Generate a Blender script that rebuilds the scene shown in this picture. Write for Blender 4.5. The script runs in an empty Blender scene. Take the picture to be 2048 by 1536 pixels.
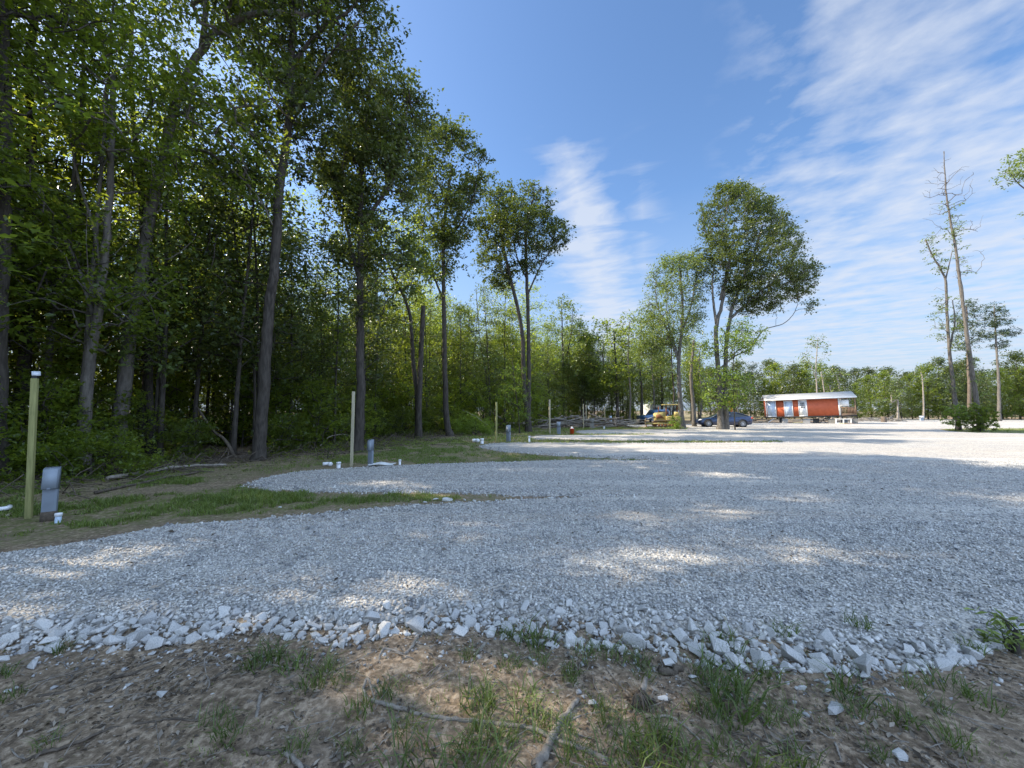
import bpy, bmesh, math, random
import numpy as np
from mathutils import Vector, Matrix
random.seed(5)
RG = np.random.default_rng(11)
SC = bpy.context.scene
COL = SC.collection
F, CX, CY, H = 770.0, 1024.0, 768.0, 1.6
TH = math.atan(52/770); CT, ST = math.cos(TH), math.sin(TH)

# ------------------------------------------------------------------ helpers
def ray(px, py):
    x = (px-CX)/F; u = (CY-py)/F
    return x, CT-ST*u, ST+CT*u
def P(px, py, Y):
    x, y, z = ray(px, py); s = Y/y
    return np.array((x*s, Y, H+z*s))
def G(px, py, z=0.0):
    x, y, zz = ray(px, py); s = (z-H)/zz
    return np.array((x*s, y*s, z))
def toPX(p):
    X, Y, Z = p[0], p[1], p[2]-H
    f = CT*Y+ST*Z; u = -ST*Y+CT*Z
    return CX+F*X/f, CY-F*u/f

class MB:
    def __init__(s): s.v=[]; s.t=[]; s.q=[]; s.a=[]; s.n=0
    def add(s, v, tris=None, quads=None, var=0.5):
        v = np.asarray(v, float).reshape(-1, 3)
        if tris is not None and len(tris): s.t.append(np.asarray(tris, np.int64)+s.n)
        if quads is not None and len(quads): s.q.append(np.asarray(quads, np.int64)+s.n)
        s.v.append(v); s.a.append(np.broadcast_to(np.asarray(var, float), (len(v),)).copy()); s.n += len(v)
        return s
    def mesh(s, name, origin=None, smooth=False):
        v = np.concatenate(s.v) if s.v else np.zeros((0, 3))
        if origin is not None: v = v-np.asarray(origin)
        a = np.concatenate(s.a) if s.a else np.zeros(0)
        t = np.concatenate(s.t) if s.t else np.zeros((0, 3), np.int64)
        q = np.concatenate(s.q) if s.q else np.zeros((0, 4), np.int64)
        me = bpy.data.meshes.new(name)
        me.vertices.add(len(v)); me.vertices.foreach_set('co', v.astype(np.float32).ravel())
        me.loops.add(t.size+q.size); me.loops.foreach_set('vertex_index', np.concatenate([t.ravel(), q.ravel()]).astype(np.int32))
        me.polygons.add(len(t)+len(q))
        ls = np.concatenate([np.arange(len(t))*3, t.size+np.arange(len(q))*4]).astype(np.int32)
        me.polygons.foreach_set('loop_start', ls)
        me.update(calc_edges=True)
        if smooth: me.polygons.foreach_set('use_smooth', np.ones(len(t)+len(q), bool))
        at = me.attributes.new('var', 'FLOAT', 'POINT'); at.data.foreach_set('value', a.astype(np.float32))
        return me
    def build(s, name, mat, parent=None, origin=None, smooth=False, loc=None):
        me = s.mesh(name, origin, smooth); me.materials.append(mat)
        o = bpy.data.objects.new(name, me); COL.objects.link(o)
        if parent: o.parent = parent
        if loc is not None: o.location = loc
        return o
    # shapes
    def box(s, a, b, var=0.5, M=None):
        x0, y0, z0 = a; x1, y1, z1 = b
        v = np.array([(x0,y0,z0),(x1,y0,z0),(x1,y1,z0),(x0,y1,z0),(x0,y0,z1),(x1,y0,z1),(x1,y1,z1),(x0,y1,z1)], float)
        if M is not None: v = np.array([M @ Vector(p) for p in v])
        return s.add(v, quads=[(0,3,2,1),(4,5,6,7),(0,1,5,4),(1,2,6,5),(2,3,7,6),(3,0,4,7)], var=var)
    def bevbox(s, a, b, r=0.02, var=0.5):
        bm = bmesh.new(); bmesh.ops.create_cube(bm, size=1)
        for v in bm.verts:
            v.co = Vector([(a[i]+b[i])/2+v.co[i]*(b[i]-a[i]) for i in range(3)])
        bmesh.ops.bevel(bm, geom=bm.edges[:], offset=r, segments=2, affect='EDGES', profile=.6)
        bmesh.ops.triangulate(bm, faces=bm.faces[:])
        s.add([v.co[:] for v in bm.verts], tris=[[w.index for w in f.verts] for f in bm.faces] if not bm.verts.index_update() else None, var=var)
        bm.free(); return s
    def tube(s, pts, rad, n=8, var=0.5, cap=True, wob=0.0):
        pts = np.asarray(pts, float); k = len(pts); rad = np.broadcast_to(np.asarray(rad, float), (k,))
        d = np.gradient(pts, axis=0); d /= np.linalg.norm(d, axis=1)[:, None]+1e-9
        ref = np.array((0, 0, 1.0)) if abs(d[:, 2]).mean() < .8 else np.array((1.0, 0, 0))
        u = np.cross(d, ref); u /= np.linalg.norm(u, axis=1)[:, None]+1e-9; w = np.cross(d, u)
        an = np.arange(n)/n*2*math.pi
        r = rad[:, None]*np.ones((k, n))
        if wob: r = r*(1+wob*RG.normal(size=(1, n))*.6+wob*RG.normal(size=(k, n))*.5)
        v = pts[:, None]+r[:, :, None]*(np.cos(an)[None, :, None]*u[:, None]+np.sin(an)[None, :, None]*w[:, None])
        i = np.arange(k-1)[:, None]*n; j = np.arange(n)[None]; jn = (j+1) % n
        q = np.stack([i+j, i+n+j, i+n+jn, i+jn], -1).reshape(-1, 4)
        v = v.reshape(-1, 3); t = []
        if cap:
            v = np.concatenate([v, pts[:1], pts[-1:]])
            for j in range(n):
                t.append((k*n, j, (j+1) % n)); t.append((k*n+1, (k-1)*n+(j+1) % n, (k-1)*n+j))
        return s.add(v, tris=t, quads=q, var=var)
    def lathe(s, prof, n=16, c=(0,0,0), axis='z', var=.5):
        pr = np.asarray(prof, float); an = np.arange(n)/n*2*math.pi; k = len(pr)
        r = pr[:, 0][:, None]; h = np.repeat(pr[:, 1][:, None], n, 1)
        a, b = r*np.cos(an), r*np.sin(an)
        v = np.stack([a, b, h], -1) if axis == 'z' else np.stack([a, h, b], -1)
        i = np.arange(k-1)[:, None]*n; j = np.arange(n)[None]; jn = (j+1) % n
        q = np.stack([i+j, i+jn, i+n+jn, i+n+j], -1).reshape(-1, 4)
        return s.add(v.reshape(-1, 3)+np.asarray(c), quads=q, var=var)
    def prism(s, poly, y0, y1, var=.5):      # polygon in xz extruded along y
        n = len(poly); v = [(x, y0, z) for x, z in poly]+[(x, y1, z) for x, z in poly]
        c = np.mean(np.array(poly), 0); v += [(c[0], y0, c[1]), (c[0], y1, c[1])]
        q = [(i, (i+1) % n, n+(i+1) % n, n+i) for i in range(n)]
        t = [(2*n, (i+1) % n, i) for i in range(n)]+[(2*n+1, n+i, n+(i+1) % n) for i in range(n)]
        return s.add(v, tris=t, quads=q, var=var)

def thing(name, label, cat, loc=(0,0,0), rz=0, group=None):
    o = bpy.data.objects.new(name, None); COL.objects.link(o)
    o.location = tuple(float(c) for c in loc); o.rotation_euler = (0, 0, rz); o.empty_display_size = .2
    return tag(o, label, cat, group)
def tag(o, label=None, cat=None, group=None, kind=None):
    if label: o['label'] = label
    if cat: o['category'] = cat
    if group: o['group'] = group
    if kind: o['kind'] = kind
    return o
def dup(root, loc, rz=0, label=None, group=None, scale=None):
    r = root.copy(); COL.objects.link(r)
    r.location = tuple(float(c) for c in loc); r.rotation_euler = (0, 0, rz)
    if scale is not None: r.scale = scale if hasattr(scale, '__len__') else (scale,)*3
    if label: r['label'] = label
    if group: r['group'] = group
    for ch in list(root.children):
        c = ch.copy(); COL.objects.link(c); c.parent = r
        for g in ch.children:
            d = g.copy(); COL.objects.link(d); d.parent = c
    return r

# noise
PT = RG.random((256, 256))
def vn(x, y):
    xi = np.floor(x).astype(int); yi = np.floor(y).astype(int); fx = x-xi; fy = y-yi
    fx = fx*fx*(3-2*fx); fy = fy*fy*(3-2*fy)
    g = lambda a, b: PT[a & 255, b & 255]
    return (g(xi, yi)*(1-fx)+g(xi+1, yi)*fx)*(1-fy)+(g(xi, yi+1)*(1-fx)+g(xi+1, yi+1)*fx)*fy
def fbm(x, y, s, o=4, p=.5):
    r = 0; a = 1; tot = 0
    for k in range(o):
        r = r+a*(vn(x*s*2**k+17*k, y*s*2**k+31*k)-.5); tot += a; a *= p
    return r/tot*2
def inside(poly, x, y):
    poly = np.asarray(poly); r = np.zeros(np.shape(x), bool); n = len(poly)
    for i in range(n):
        x0, y0 = poly[i]; x1, y1 = poly[(i+1) % n]
        if y0 == y1: continue
        c = ((y0 > y) != (y1 > y)) & (x < (x1-x0)*(y-y0)/(y1-y0)+x0)
        r ^= c
    return r
def pdist(poly, x, y, closed=True):
    poly = np.asarray(poly, float); d = np.full(np.shape(x), 1e9); n = len(poly)
    for i in range(n if closed else n-1):
        a = poly[i]; b = poly[(i+1) % n]; ab = b-a
        t = np.clip(((x-a[0])*ab[0]+(y-a[1])*ab[1])/(ab@ab+1e-12), 0, 1)
        d = np.minimum(d, np.hypot(x-a[0]-t*ab[0], y-a[1]-t*ab[1]))
    return d

# ------------------------------------------------------------------ materials
def newmat(name):
    m = bpy.data.materials.new(name); m.use_nodes = True
    nt = m.node_tree; b = nt.nodes['Principled BSDF']
    return m, nt, b
def N(nt, t, **k):
    n = nt.nodes.new(t)
    for a, v in k.items(): setattr(n, a, v)
    return n
def ramp(nt, src, stops):
    r = N(nt, 'ShaderNodeValToRGB'); e = r.color_ramp.elements
    while len(e) < len(stops): e.new(.5)
    for i, (p, c) in enumerate(stops):
        e[i].position = p; e[i].color = (*c, 1)
    nt.links.new(src, r.inputs[0]); return r.outputs[0]
def noise(nt, scale, detail=4, vec=None, rough=.55):
    n = N(nt, 'ShaderNodeTexNoise'); n.inputs['Scale'].default_value = scale; n.inputs['Detail'].default_value = detail
    n.inputs['Roughness'].default_value = rough
    if vec is not None: nt.links.new(vec, n.inputs['Vector'])
    return n.outputs['Fac']
def bump(nt, b, src, st, dist):
    n = N(nt, 'ShaderNodeBump'); n.inputs['Strength'].default_value = st; n.inputs['Distance'].default_value = dist
    nt.links.new(src, n.inputs['Height']); nt.links.new(n.outputs[0], b.inputs['Normal']); return n
def coord(nt, sc=(1,1,1)):
    t = N(nt, 'ShaderNodeTexCoord'); m = N(nt, 'ShaderNodeMapping'); m.inputs['Scale'].default_value = sc
    nt.links.new(t.outputs['Object'], m.inputs[0]); return m.outputs[0]
def mixc(nt, f, a, b, bt='MIX'):
    n = N(nt, 'ShaderNodeMix'); n.data_type = 'RGBA'; n.blend_type = bt
    for s, i in ((f, 0), (a, 6), (b, 7)):
        if isinstance(s, (int, float)): n.inputs[i].default_value = s
        elif isinstance(s, tuple): n.inputs[i].default_value = (*s, 1)
        else: nt.links.new(s, n.inputs[i])
    return n.outputs[2]

def plain(name, col, rough=.6, metal=0, var=.15, sc=8, bmp=.1, sp=.5):
    m, nt, b = newmat(name)
    c = coord(nt)
    n = noise(nt, sc, 5, c)
    lo = tuple(x*(1-var) for x in col); hi = tuple(min(1, x*(1+var)) for x in col)
    nt.links.new(ramp(nt, n, [(.3, lo), (.7, hi)]), b.inputs['Base Color'])
    b.inputs['Roughness'].default_value = rough; b.inputs['Metallic'].default_value = metal
    b.inputs['Specular IOR Level'].default_value = sp
    if bmp: bump(nt, b, noise(nt, sc*6, 3, c), bmp, .01)
    return m
def leafmat(name, dark, light, trans, rough=.42, tf=.42, sp=.5):
    m, nt, b = newmat(name)
    at = N(nt, 'ShaderNodeAttribute'); at.attribute_name = 'var'
    oi = N(nt, 'ShaderNodeObjectInfo')
    ad = N(nt, 'ShaderNodeMath', operation='MULTIPLY_ADD'); ad.inputs[1].default_value = .3; nt.links.new(oi.outputs['Random'], ad.inputs[0])
    s = N(nt, 'ShaderNodeMath', operation='ADD', use_clamp=True); 
    ad.inputs[2].default_value = -.15
    nt.links.new(at.outputs['Fac'], s.inputs[0]); nt.links.new(ad.outputs[0], s.inputs[1])
    c = ramp(nt, s.outputs[0], [(0, dark), (.55, tuple((x+y)/2 for x, y in zip(dark, light))), (1, light)])
    nt.links.new(c, b.inputs['Base Color']); b.inputs['Roughness'].default_value = rough
    b.inputs['Specular IOR Level'].default_value = sp
    tr = N(nt, 'ShaderNodeBsdfTranslucent')
    ct = ramp(nt, s.outputs[0], [(0, tuple(x*.6 for x in trans)), (1, trans)])
    nt.links.new(ct, tr.inputs['Color'])
    mx = N(nt, 'ShaderNodeMixShader'); mx.inputs[0].default_value = tf
    nt.links.new(b.outputs[0], mx.inputs[1]); nt.links.new(tr.outputs[0], mx.inputs[2])
    nt.links.new(mx.outputs[0], nt.nodes['Material Output'].inputs['Surface'])
    return m
def barkmat(name, a, b_):
    m, nt, b = newmat(name)
    c = coord(nt, (1, 1, .22))
    n = noise(nt, 14, 8, c, .65); n2 = noise(nt, 1.2, 3, coord(nt))
    c1 = ramp(nt, n, [(.4, a), (.6, b_)])
    c2 = mixc(nt, n2, c1, tuple(x*.7 for x in b_), 'MIX')
    nt.links.new(c2, b.inputs['Base Color']); b.inputs['Roughness'].default_value = .9
    b.inputs['Specular IOR Level'].default_value = .2
    bump(nt, b, n, .9, .04); return m
def woodmat(name, a, b_, sc=1):
    m, nt, b = newmat(name)
    c = coord(nt, (6*sc, 6*sc, .5*sc))
    n = noise(nt, 6, 6, c, .6); k = noise(nt, 2.2, 2, coord(nt, (3, 3, 1)))
    nt.links.new(mixc(nt, ramp(nt, k, [(.62, (0,0,0)), (.7, (.6,.6,.6))]), ramp(nt, n, [(.3, a), (.7, b_)]), tuple(x*.5 for x in a)), b.inputs['Base Color'])
    b.inputs['Roughness'].default_value = .8; bump(nt, b, n, .3, .006); return m

M = {}
M['leafA'] = leafmat('oak_leaves', (.014,.026,.007), (.10,.145,.035), (.46,.56,.05), rough=.30, tf=.46)
M['leafB'] = leafmat('maple_leaves', (.020,.038,.008), (.14,.20,.037), (.55,.68,.06), rough=.30, tf=.50)
M['leafC'] = leafmat('pale_leaves', (.045,.075,.02), (.18,.235,.07), (.30,.38,.06))
M['leafD'] = leafmat('bright_leaves', (.09,.15,.02), (.22,.32,.045), (.34,.46,.05), tf=.5)
M['leafP'] = leafmat('pine_needles', (.035,.060,.028), (.10,.14,.06), (.10,.15,.04), tf=.2)
M['leafT'] = leafmat('crown_leaves', (.010,.019,.006), (.11,.14,.045), (.24,.31,.035), tf=.28, rough=.33)
M['grass'] = leafmat('grass_blades', (.05,.085,.012), (.22,.28,.055), (.2,.3,.04), rough=.5, tf=.3)
M['grassF'] = leafmat('tuft_blades', (.03,.055,.010), (.15,.20,.045), (.2,.3,.04), rough=.5, tf=.3)
M['grassY'] = leafmat('bright_grass_blades', (.10,.14,.02), (.26,.32,.07), (.25,.35,.05), rough=.5, tf=.3)
M['bark'] = barkmat('dark_bark', (.015,.013,.011), (.095,.082,.068))
M['barkG'] = barkmat('grey_bark', (.045,.040,.035), (.19,.17,.145))
M['barkR'] = barkmat('brown_bark', (.06,.045,.036), (.19,.15,.115))
M['dead'] = barkmat('dead_wood', (.12,.10,.08), (.36,.32,.27))
M['deadD'] = barkmat('dark_dead_wood', (.05,.04,.032), (.16,.13,.10))
M['post'] = woodmat('treated_pine', (.17,.17,.06), (.31,.30,.115))
M['postG'] = woodmat('weathered_pine', (.24,.21,.13), (.42,.38,.26))
M['deck'] = woodmat('porch_wood', (.20,.12,.07), (.34,.23,.15))
M['board'] = woodmat('yellow_board', (.45,.42,.20), (.6,.56,.3))
M['steel'] = plain('galvanised_box', (.17,.20,.235), .6, 0, .1, 6, .05)
M['steelL'] = plain('galvanised_lid', (.25,.29,.335), .6, 0, .08, 6, .05)
M['pvc'] = plain('white_pvc', (.72,.73,.74), .4, 0, .08, 9, .03)
M['pvcB'] = plain('pale_blue_fitting', (.42,.52,.62), .4, 0, .08, 9, .03)
M['mud'] = plain('mud_splash', (.09,.07,.05), .95, 0, .4, 20, .4)
M['black'] = plain('black_plastic', (.015,.015,.017), .4, 0, .2, 8, 0)
M['panel'] = plain('solar_panel', (.55,.58,.62), .2, 0, .05, 8, 0)
M['orange'] = plain('orange_plastic', (.62,.085,.02), .4, 0, .1, 8, 0)
M['white'] = plain('white_paint', (.72,.72,.70), .5, 0, .06, 5, .03)
M['blueglass'] = plain('door_panel_pale', (.46,.53,.62), .35, 0, .1, 2, .02)
M['concrete'] = plain('concrete', (.33,.32,.30), .9, 0, .25, 10, .3)
M['concD'] = plain('weathered_concrete', (.20,.19,.17), .9, 0, .3, 10, .3)
M['cloth'] = plain('white_sheet', (.6,.6,.58), .8, 0, .1, 9, .2)
M['yellow'] = plain('yellow_machine_paint', (.40,.32,.11), .65, 0, .5, 6, .08)
M['wornblade'] = plain('worn_blade_paint', (.24,.17,.09), .7, .1, .5, 5, .2)
M['track'] = plain('muddy_track', (.17,.125,.09), .85, .1, .35, 12, .4)
M['darkint'] = plain('dark_interior', (.02,.018,.016), .8, 0, .2, 8, 0)
M['tyre'] = plain('tyre_rubber', (.02,.02,.02), .85, 0, .2, 20, .1)
M['rim'] = plain('silver_rim', (.55,.56,.58), .3, .6, .05, 8, 0)
M['rust'] = plain('rusty_steel', (.18,.075,.035), .8, .2, .35, 8, .2)

def carpaint(name, col):
    m, nt, b = newmat(name)
    fl = noise(nt, 220, 1, coord(nt))
    nt.links.new(ramp(nt, fl, [(.3, tuple(x*.8 for x in col)), (.7, tuple(x*1.2 for x in col))]), b.inputs['Base Color'])
    b.inputs['Roughness'].default_value = .3; b.inputs['Metallic'].default_value = .35
    b.inputs['Coat Weight'].default_value = 1; b.inputs['Coat Roughness'].default_value = .05
    return m
M['blue'] = carpaint('navy_paint', (.006,.020,.070))
M['blue2'] = carpaint('mid_blue_paint', (.05,.14,.30))
m, nt, b = newmat('tinted_glass'); b.inputs['Base Color'].default_value = (.015,.02,.025,1); b.inputs['Roughness'].default_value = .06
M['glass'] = m
# ribbed red wall
m, nt, b = newmat('red_siding')
c = coord(nt); sx = N(nt, 'ShaderNodeSeparateXYZ'); nt.links.new(c, sx.inputs[0])
w = N(nt, 'ShaderNodeMath', operation='MULTIPLY'); w.inputs[1].default_value = 2*math.pi/.2; nt.links.new(sx.outputs[0], w.inputs[0])
sn = N(nt, 'ShaderNodeMath', operation='SINE'); nt.links.new(w.outputs[0], sn.inputs[0])
pw = N(nt, 'ShaderNodeMath', operation='GREATER_THAN'); pw.inputs[1].default_value = .93; nt.links.new(sn.outputs[0], pw.inputs[0])
nt.links.new(ramp(nt, noise(nt, 3, 4, c), [(.3, (.42,.085,.03)), (.7, (.52,.115,.042))]), b.inputs['Base Color'])
b.inputs['Roughness'].default_value = .6; bump(nt, b, pw.outputs[0], .5, .015); M['red'] = m
# roof metal
m, nt, b = newmat('pale_metal_roof')
c = coord(nt); sx = N(nt, 'ShaderNodeSeparateXYZ'); nt.links.new(c, sx.inputs[0])
w = N(nt, 'ShaderNodeMath', operation='MULTIPLY'); w.inputs[1].default_value = 2*math.pi/.3; nt.links.new(sx.outputs[0], w.inputs[0])
sn = N(nt, 'ShaderNodeMath', operation='SINE'); nt.links.new(w.outputs[0], sn.inputs[0])
pw = N(nt, 'ShaderNodeMath', operation='GREATER_THAN'); pw.inputs[1].default_value = .9; nt.links.new(sn.outputs[0], pw.inputs[0])
nt.links.new(ramp(nt, noise(nt, 1.5, 4, c), [(.3, (.36,.345,.31)), (.7, (.42,.405,.37))]), b.inputs['Base Color'])
b.inputs['Roughness'].default_value = .45; b.inputs['Metallic'].default_value = .2; bump(nt, b, pw.outputs[0], .5, .02); M['roof'] = m

# rock / gravel
def rockmat(name, lo, hi, sc=14):
    m, nt, b = newmat(name)
    at = N(nt, 'ShaderNodeAttribute'); at.attribute_name = 'var'
    oi = N(nt, 'ShaderNodeObjectInfo')
    ad = N(nt, 'ShaderNodeMath', operation='MULTIPLY_ADD'); ad.inputs[1].default_value = .5; ad.inputs[2].default_value = -.25
    nt.links.new(oi.outputs['Random'], ad.inputs[0])
    s = N(nt, 'ShaderNodeMath', operation='ADD', use_clamp=True)
    nt.links.new(at.outputs['Fac'], s.inputs[0]); nt.links.new(ad.outputs[0], s.inputs[1])
    c = coord(nt)
    base = ramp(nt, s.outputs[0], [(0, lo), (.35, tuple(.55*x+.45*y for x, y in zip(lo, hi))), (1, hi)])
    n = noise(nt, sc, 8, c, .65)
    veins = ramp(nt, n, [(.32, (.42,.44,.46)), (.5, (1,1,1)), (.75, (1.0,.97,.92))])
    nt.links.new(mixc(nt, 1.0, base, veins, 'MULTIPLY'), b.inputs['Base Color'])
    b.inputs['Roughness'].default_value = .85; b.inputs['Specular IOR Level'].default_value = .3
    bump(nt, b, noise(nt, sc*3, 6, c, .6), .35, .01)
    return m
M['rock'] = rockmat('limestone', (.26,.26,.26), (.60,.585,.55))
M['stone'] = rockmat('crushed_limestone', (.15,.152,.162), (.68,.66,.615), 5)
m, nt, b = newmat('gravel')
c = coord(nt)
def vor(sc, feat='F1', rnd=1.0):
    v = N(nt, 'ShaderNodeTexVoronoi'); v.feature = feat; v.inputs['Scale'].default_value = sc; nt.links.new(c, v.inputs['Vector']); return v
v1 = vor(30); v2 = vor(11)
cr = ramp(nt, v1.outputs['Color'], [(0, (.27,.265,.26)), (.3, (.42,.405,.38)), (.6, (.55,.525,.48)), (1, (.72,.68,.60))])
edge = ramp(nt, v1.outputs['Distance'], [(.3, (1,1,1)), (.8, (.45,.45,.45))])  # cell rims darkened: shadow gaps between stones put into the colour
cc = mixc(nt, 1.0, cr, edge, 'MULTIPLY')
big = noise(nt, .55, 5, c)
cc = mixc(nt, ramp(nt, big, [(.45, (0,0,0)), (.8, (.5,.5,.5))]), cc, (.42,.37,.30))
lane = noise(nt, 1.0, 6, coord(nt, (.12, 1.3, 1)))
cc = mixc(nt, ramp(nt, lane, [(.5, (0,0,0)), (.68, (.55,.55,.55))]), cc, (.46,.395,.32))
cc = mixc(nt, ramp(nt, noise(nt, 1.0, 5, coord(nt, (.09, .9, 1.7))), [(.52, (0,0,0)), (.64, (.4,.4,.4))]), cc, (.68,.64,.57))
big2 = noise(nt, 2.6, 6, c)
cc = mixc(nt, 1.0, cc, ramp(nt, big2, [(.3, (.86,.86,.87)), (.7, (1.06,1.05,1.03))]), 'MULTIPLY')
nt.links.new(cc, b.inputs['Base Color']); b.inputs['Roughness'].default_value = .95; b.inputs['Specular IOR Level'].default_value = .2
hh = N(nt, 'ShaderNodeMath', operation='MULTIPLY_ADD'); hh.inputs[1].default_value = -1.0; nt.links.new(v1.outputs['Distance'], hh.inputs[0]); nt.links.new(big2, hh.inputs[2])
bump(nt, b, hh.outputs[0], .9, .03)
M['gravel'] = m
# soil
m, nt, b = newmat('soil')
c = coord(nt)
n1 = noise(nt, 1.3, 6, c); n2 = noise(nt, 22, 8, c, .65); n3 = noise(nt, 5, 6, c)
s1 = ramp(nt, n2, [(.38, (.045,.034,.024)), (.5, (.20,.150,.102)), (.62, (.50,.40,.29))])
s2 = ramp(nt, n3, [(.35, (.135,.098,.066)), (.7, (.38,.285,.19))])
cc = mixc(nt, .45, s1, s2)
cc = mixc(nt, ramp(nt, n1, [(.5, (0,0,0)), (.75, (.7,.7,.7))]), cc, (.24,.185,.135))
at = N(nt, 'ShaderNodeAttribute'); at.attribute_name = 'var'
gn = noise(nt, 9, 7, c, .7)
gm = N(nt, 'ShaderNodeMath', operation='MULTIPLY'); nt.links.new(at.outputs['Fac'], gm.inputs[0]); nt.links.new(ramp(nt, gn, [(.4, (0,0,0)), (.6, (1,1,1))]), gm.inputs[1])
cc = mixc(nt, gm.outputs[0], cc, (.115,.135,.035))
nt.links.new(cc, b.inputs['Base Color']); b.inputs['Roughness'].default_value = .95; b.inputs['Specular IOR Level'].default_value = .15
bump(nt, b, n2, .9, .03)
M['soil'] = m
M['litter'] = leafmat('dry_leaves', (.06,.048,.036), (.36,.31,.25), (.2,.13,.06), rough=.8, tf=.12, sp=.2)

# ------------------------------------------------------------------ camera, sun, sky
cam = bpy.data.cameras.new('camera'); co = bpy.data.objects.new('camera', cam); COL.objects.link(co); SC.camera = co
cam.sensor_width = 36; cam.lens = 36*F/2048; cam.clip_start = .05; cam.clip_end = 3000
co.location = (0, 0, H); co.rotation_euler = (math.pi/2+TH, 0, 0)
AZ, EL = math.radians(-80), math.radians(40)
sd = Vector((math.sin(AZ)*math.cos(EL), math.cos(AZ)*math.cos(EL), math.sin(EL)))
sl = bpy.data.lights.new('sun', 'SUN'); so = bpy.data.objects.new('sun', sl); COL.objects.link(so)
sl.energy = 3.5; sl.angle = math.radians(.53); sl.color = (1, .89, .73)
so.rotation_euler = sd.to_track_quat('Z', 'Y').to_euler()
SC.view_settings.view_transform = 'Standard'; SC.view_settings.look = 'None'; SC.view_settings.gamma = 1
SC.view_settings.exposure = 1.65
SC.cycles.max_bounces = 6; SC.cycles.diffuse_bounces = 3; SC.cycles.glossy_bounces = 2; SC.cycles.transmission_bounces = 3
W = bpy.data.worlds.new('World'); SC.world = W; W.use_nodes = True; nt = W.node_tree
bg = nt.nodes['Background']; bg.inputs['Strength'].default_value = .15
sky = N(nt, 'ShaderNodeTexSky'); sky.sky_type = 'NISHITA'; sky.sun_disc = False
sky.sun_elevation = EL; sky.sun_rotation = AZ; sky.air_density = 1.0; sky.dust_density = .9; sky.ozone_density = 3.5; sky.altitude = 100
tc = N(nt, 'ShaderNodeTexCoord'); sp = N(nt, 'ShaderNodeSeparateXYZ'); nt.links.new(tc.outputs['Generated'], sp.inputs[0])
def mt(op, a, b=None, c=None, cl=False):
    n = N(nt, 'ShaderNodeMath', operation=op, use_clamp=cl)
    for i, s in enumerate((a, b, c)):
        if s is None: continue
        if isinstance(s, (int, float)): n.inputs[i].default_value = s
        else: nt.links.new(s, n.inputs[i])
    return n.outputs[0]
zz = mt('MAXIMUM', sp.outputs[2], .03)
px_ = mt('DIVIDE', sp.outputs[0], zz); py_ = mt('DIVIDE', sp.outputs[1], zz)
cb = N(nt, 'ShaderNodeCombineXYZ'); nt.links.new(px_, cb.inputs[0]); nt.links.new(py_, cb.inputs[1])
def cn(scale, rot, sx_, sy_, detail, off=0, dist=0):
    m1 = N(nt, 'ShaderNodeMapping'); m1.inputs['Rotation'].default_value = (0, 0, rot); nt.links.new(cb.outputs[0], m1.inputs[0])
    mp = N(nt, 'ShaderNodeMapping'); mp.inputs['Scale'].default_value = (sx_, sy_, 1)
    mp.inputs['Location'].default_value = (off, off*.7, 0); nt.links.new(m1.outputs[0], mp.inputs[0])
    n = N(nt, 'ShaderNodeTexNoise'); n.inputs['Scale'].default_value = scale; n.inputs['Detail'].default_value = detail; n.inputs['Roughness'].default_value = .55
    n.inputs['Distortion'].default_value = dist
    nt.links.new(mp.outputs[0], n.inputs['Vector']); return n.outputs['Fac']
nA = cn(1.7, math.radians(34), .85, 1.5, 7, 3.1, .15)
nB = cn(5.0, math.radians(20), 1.0, 1.1, 8, 1.7, .15)
nC = cn(2.6, math.radians(30), .9, 1.6, 8, 8.3, .9)
# coverage on the right
cov = mt('SUBTRACT', px_, mt('MULTIPLY_ADD', py_, .5, .02))
cov = mt('MULTIPLY', cov, 1.5, cl=True)
nm = mt('ADD', mt('MULTIPLY', nA, .52), mt('MULTIPLY', nB, .48))
vA = mt('MULTIPLY_ADD', cov, .145, mt('SUBTRACT', nm, .53))
vA = mt('MULTIPLY', vA, 4.6, cl=True); vA = mt('MULTIPLY', vA, mt('MULTIPLY', cov, 3.2, cl=True))
# plume band in the middle
ln = mt('SUBTRACT', px_, mt('MULTIPLY_ADD', py_, .30, -.21))
wd = mt('MULTIPLY', py_, .15)
bd = mt('SUBTRACT', 1.0, mt('DIVIDE', mt('ABSOLUTE', ln), wd), cl=True)
yl = mt('MULTIPLY', mt('SUBTRACT', py_, 1.25), 3.0, cl=True)
bd = mt('MULTIPLY', bd, yl)
vB = mt('MULTIPLY', mt('MULTIPLY_ADD', bd, .36, mt('SUBTRACT', mt('ADD', mt('MULTIPLY', nC, .6), mt('MULTIPLY', nB, .4)), .58)), 3.6, cl=True)
vB = mt('MULTIPLY', vB, mt('MULTIPLY', bd, 2.5, cl=True))
# faint wisps beside it
ln2 = mt('SUBTRACT', px_, mt('MULTIPLY_ADD', py_, .36, -.02))
bd2 = mt('MULTIPLY', mt('SUBTRACT', 1.0, mt('DIVIDE', mt('ABSOLUTE', ln2), mt('MULTIPLY', py_, .10)), cl=True), yl)
vC = mt('MULTIPLY', mt('MULTIPLY_ADD', bd2, .2, mt('SUBTRACT', nC, .60)), 2.0, cl=True)
vC = mt('MULTIPLY', vC, bd2)
cl_ = mt('MULTIPLY', mt('MAXIMUM', mt('MAXIMUM', vA, vB), vC), .80)
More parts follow.
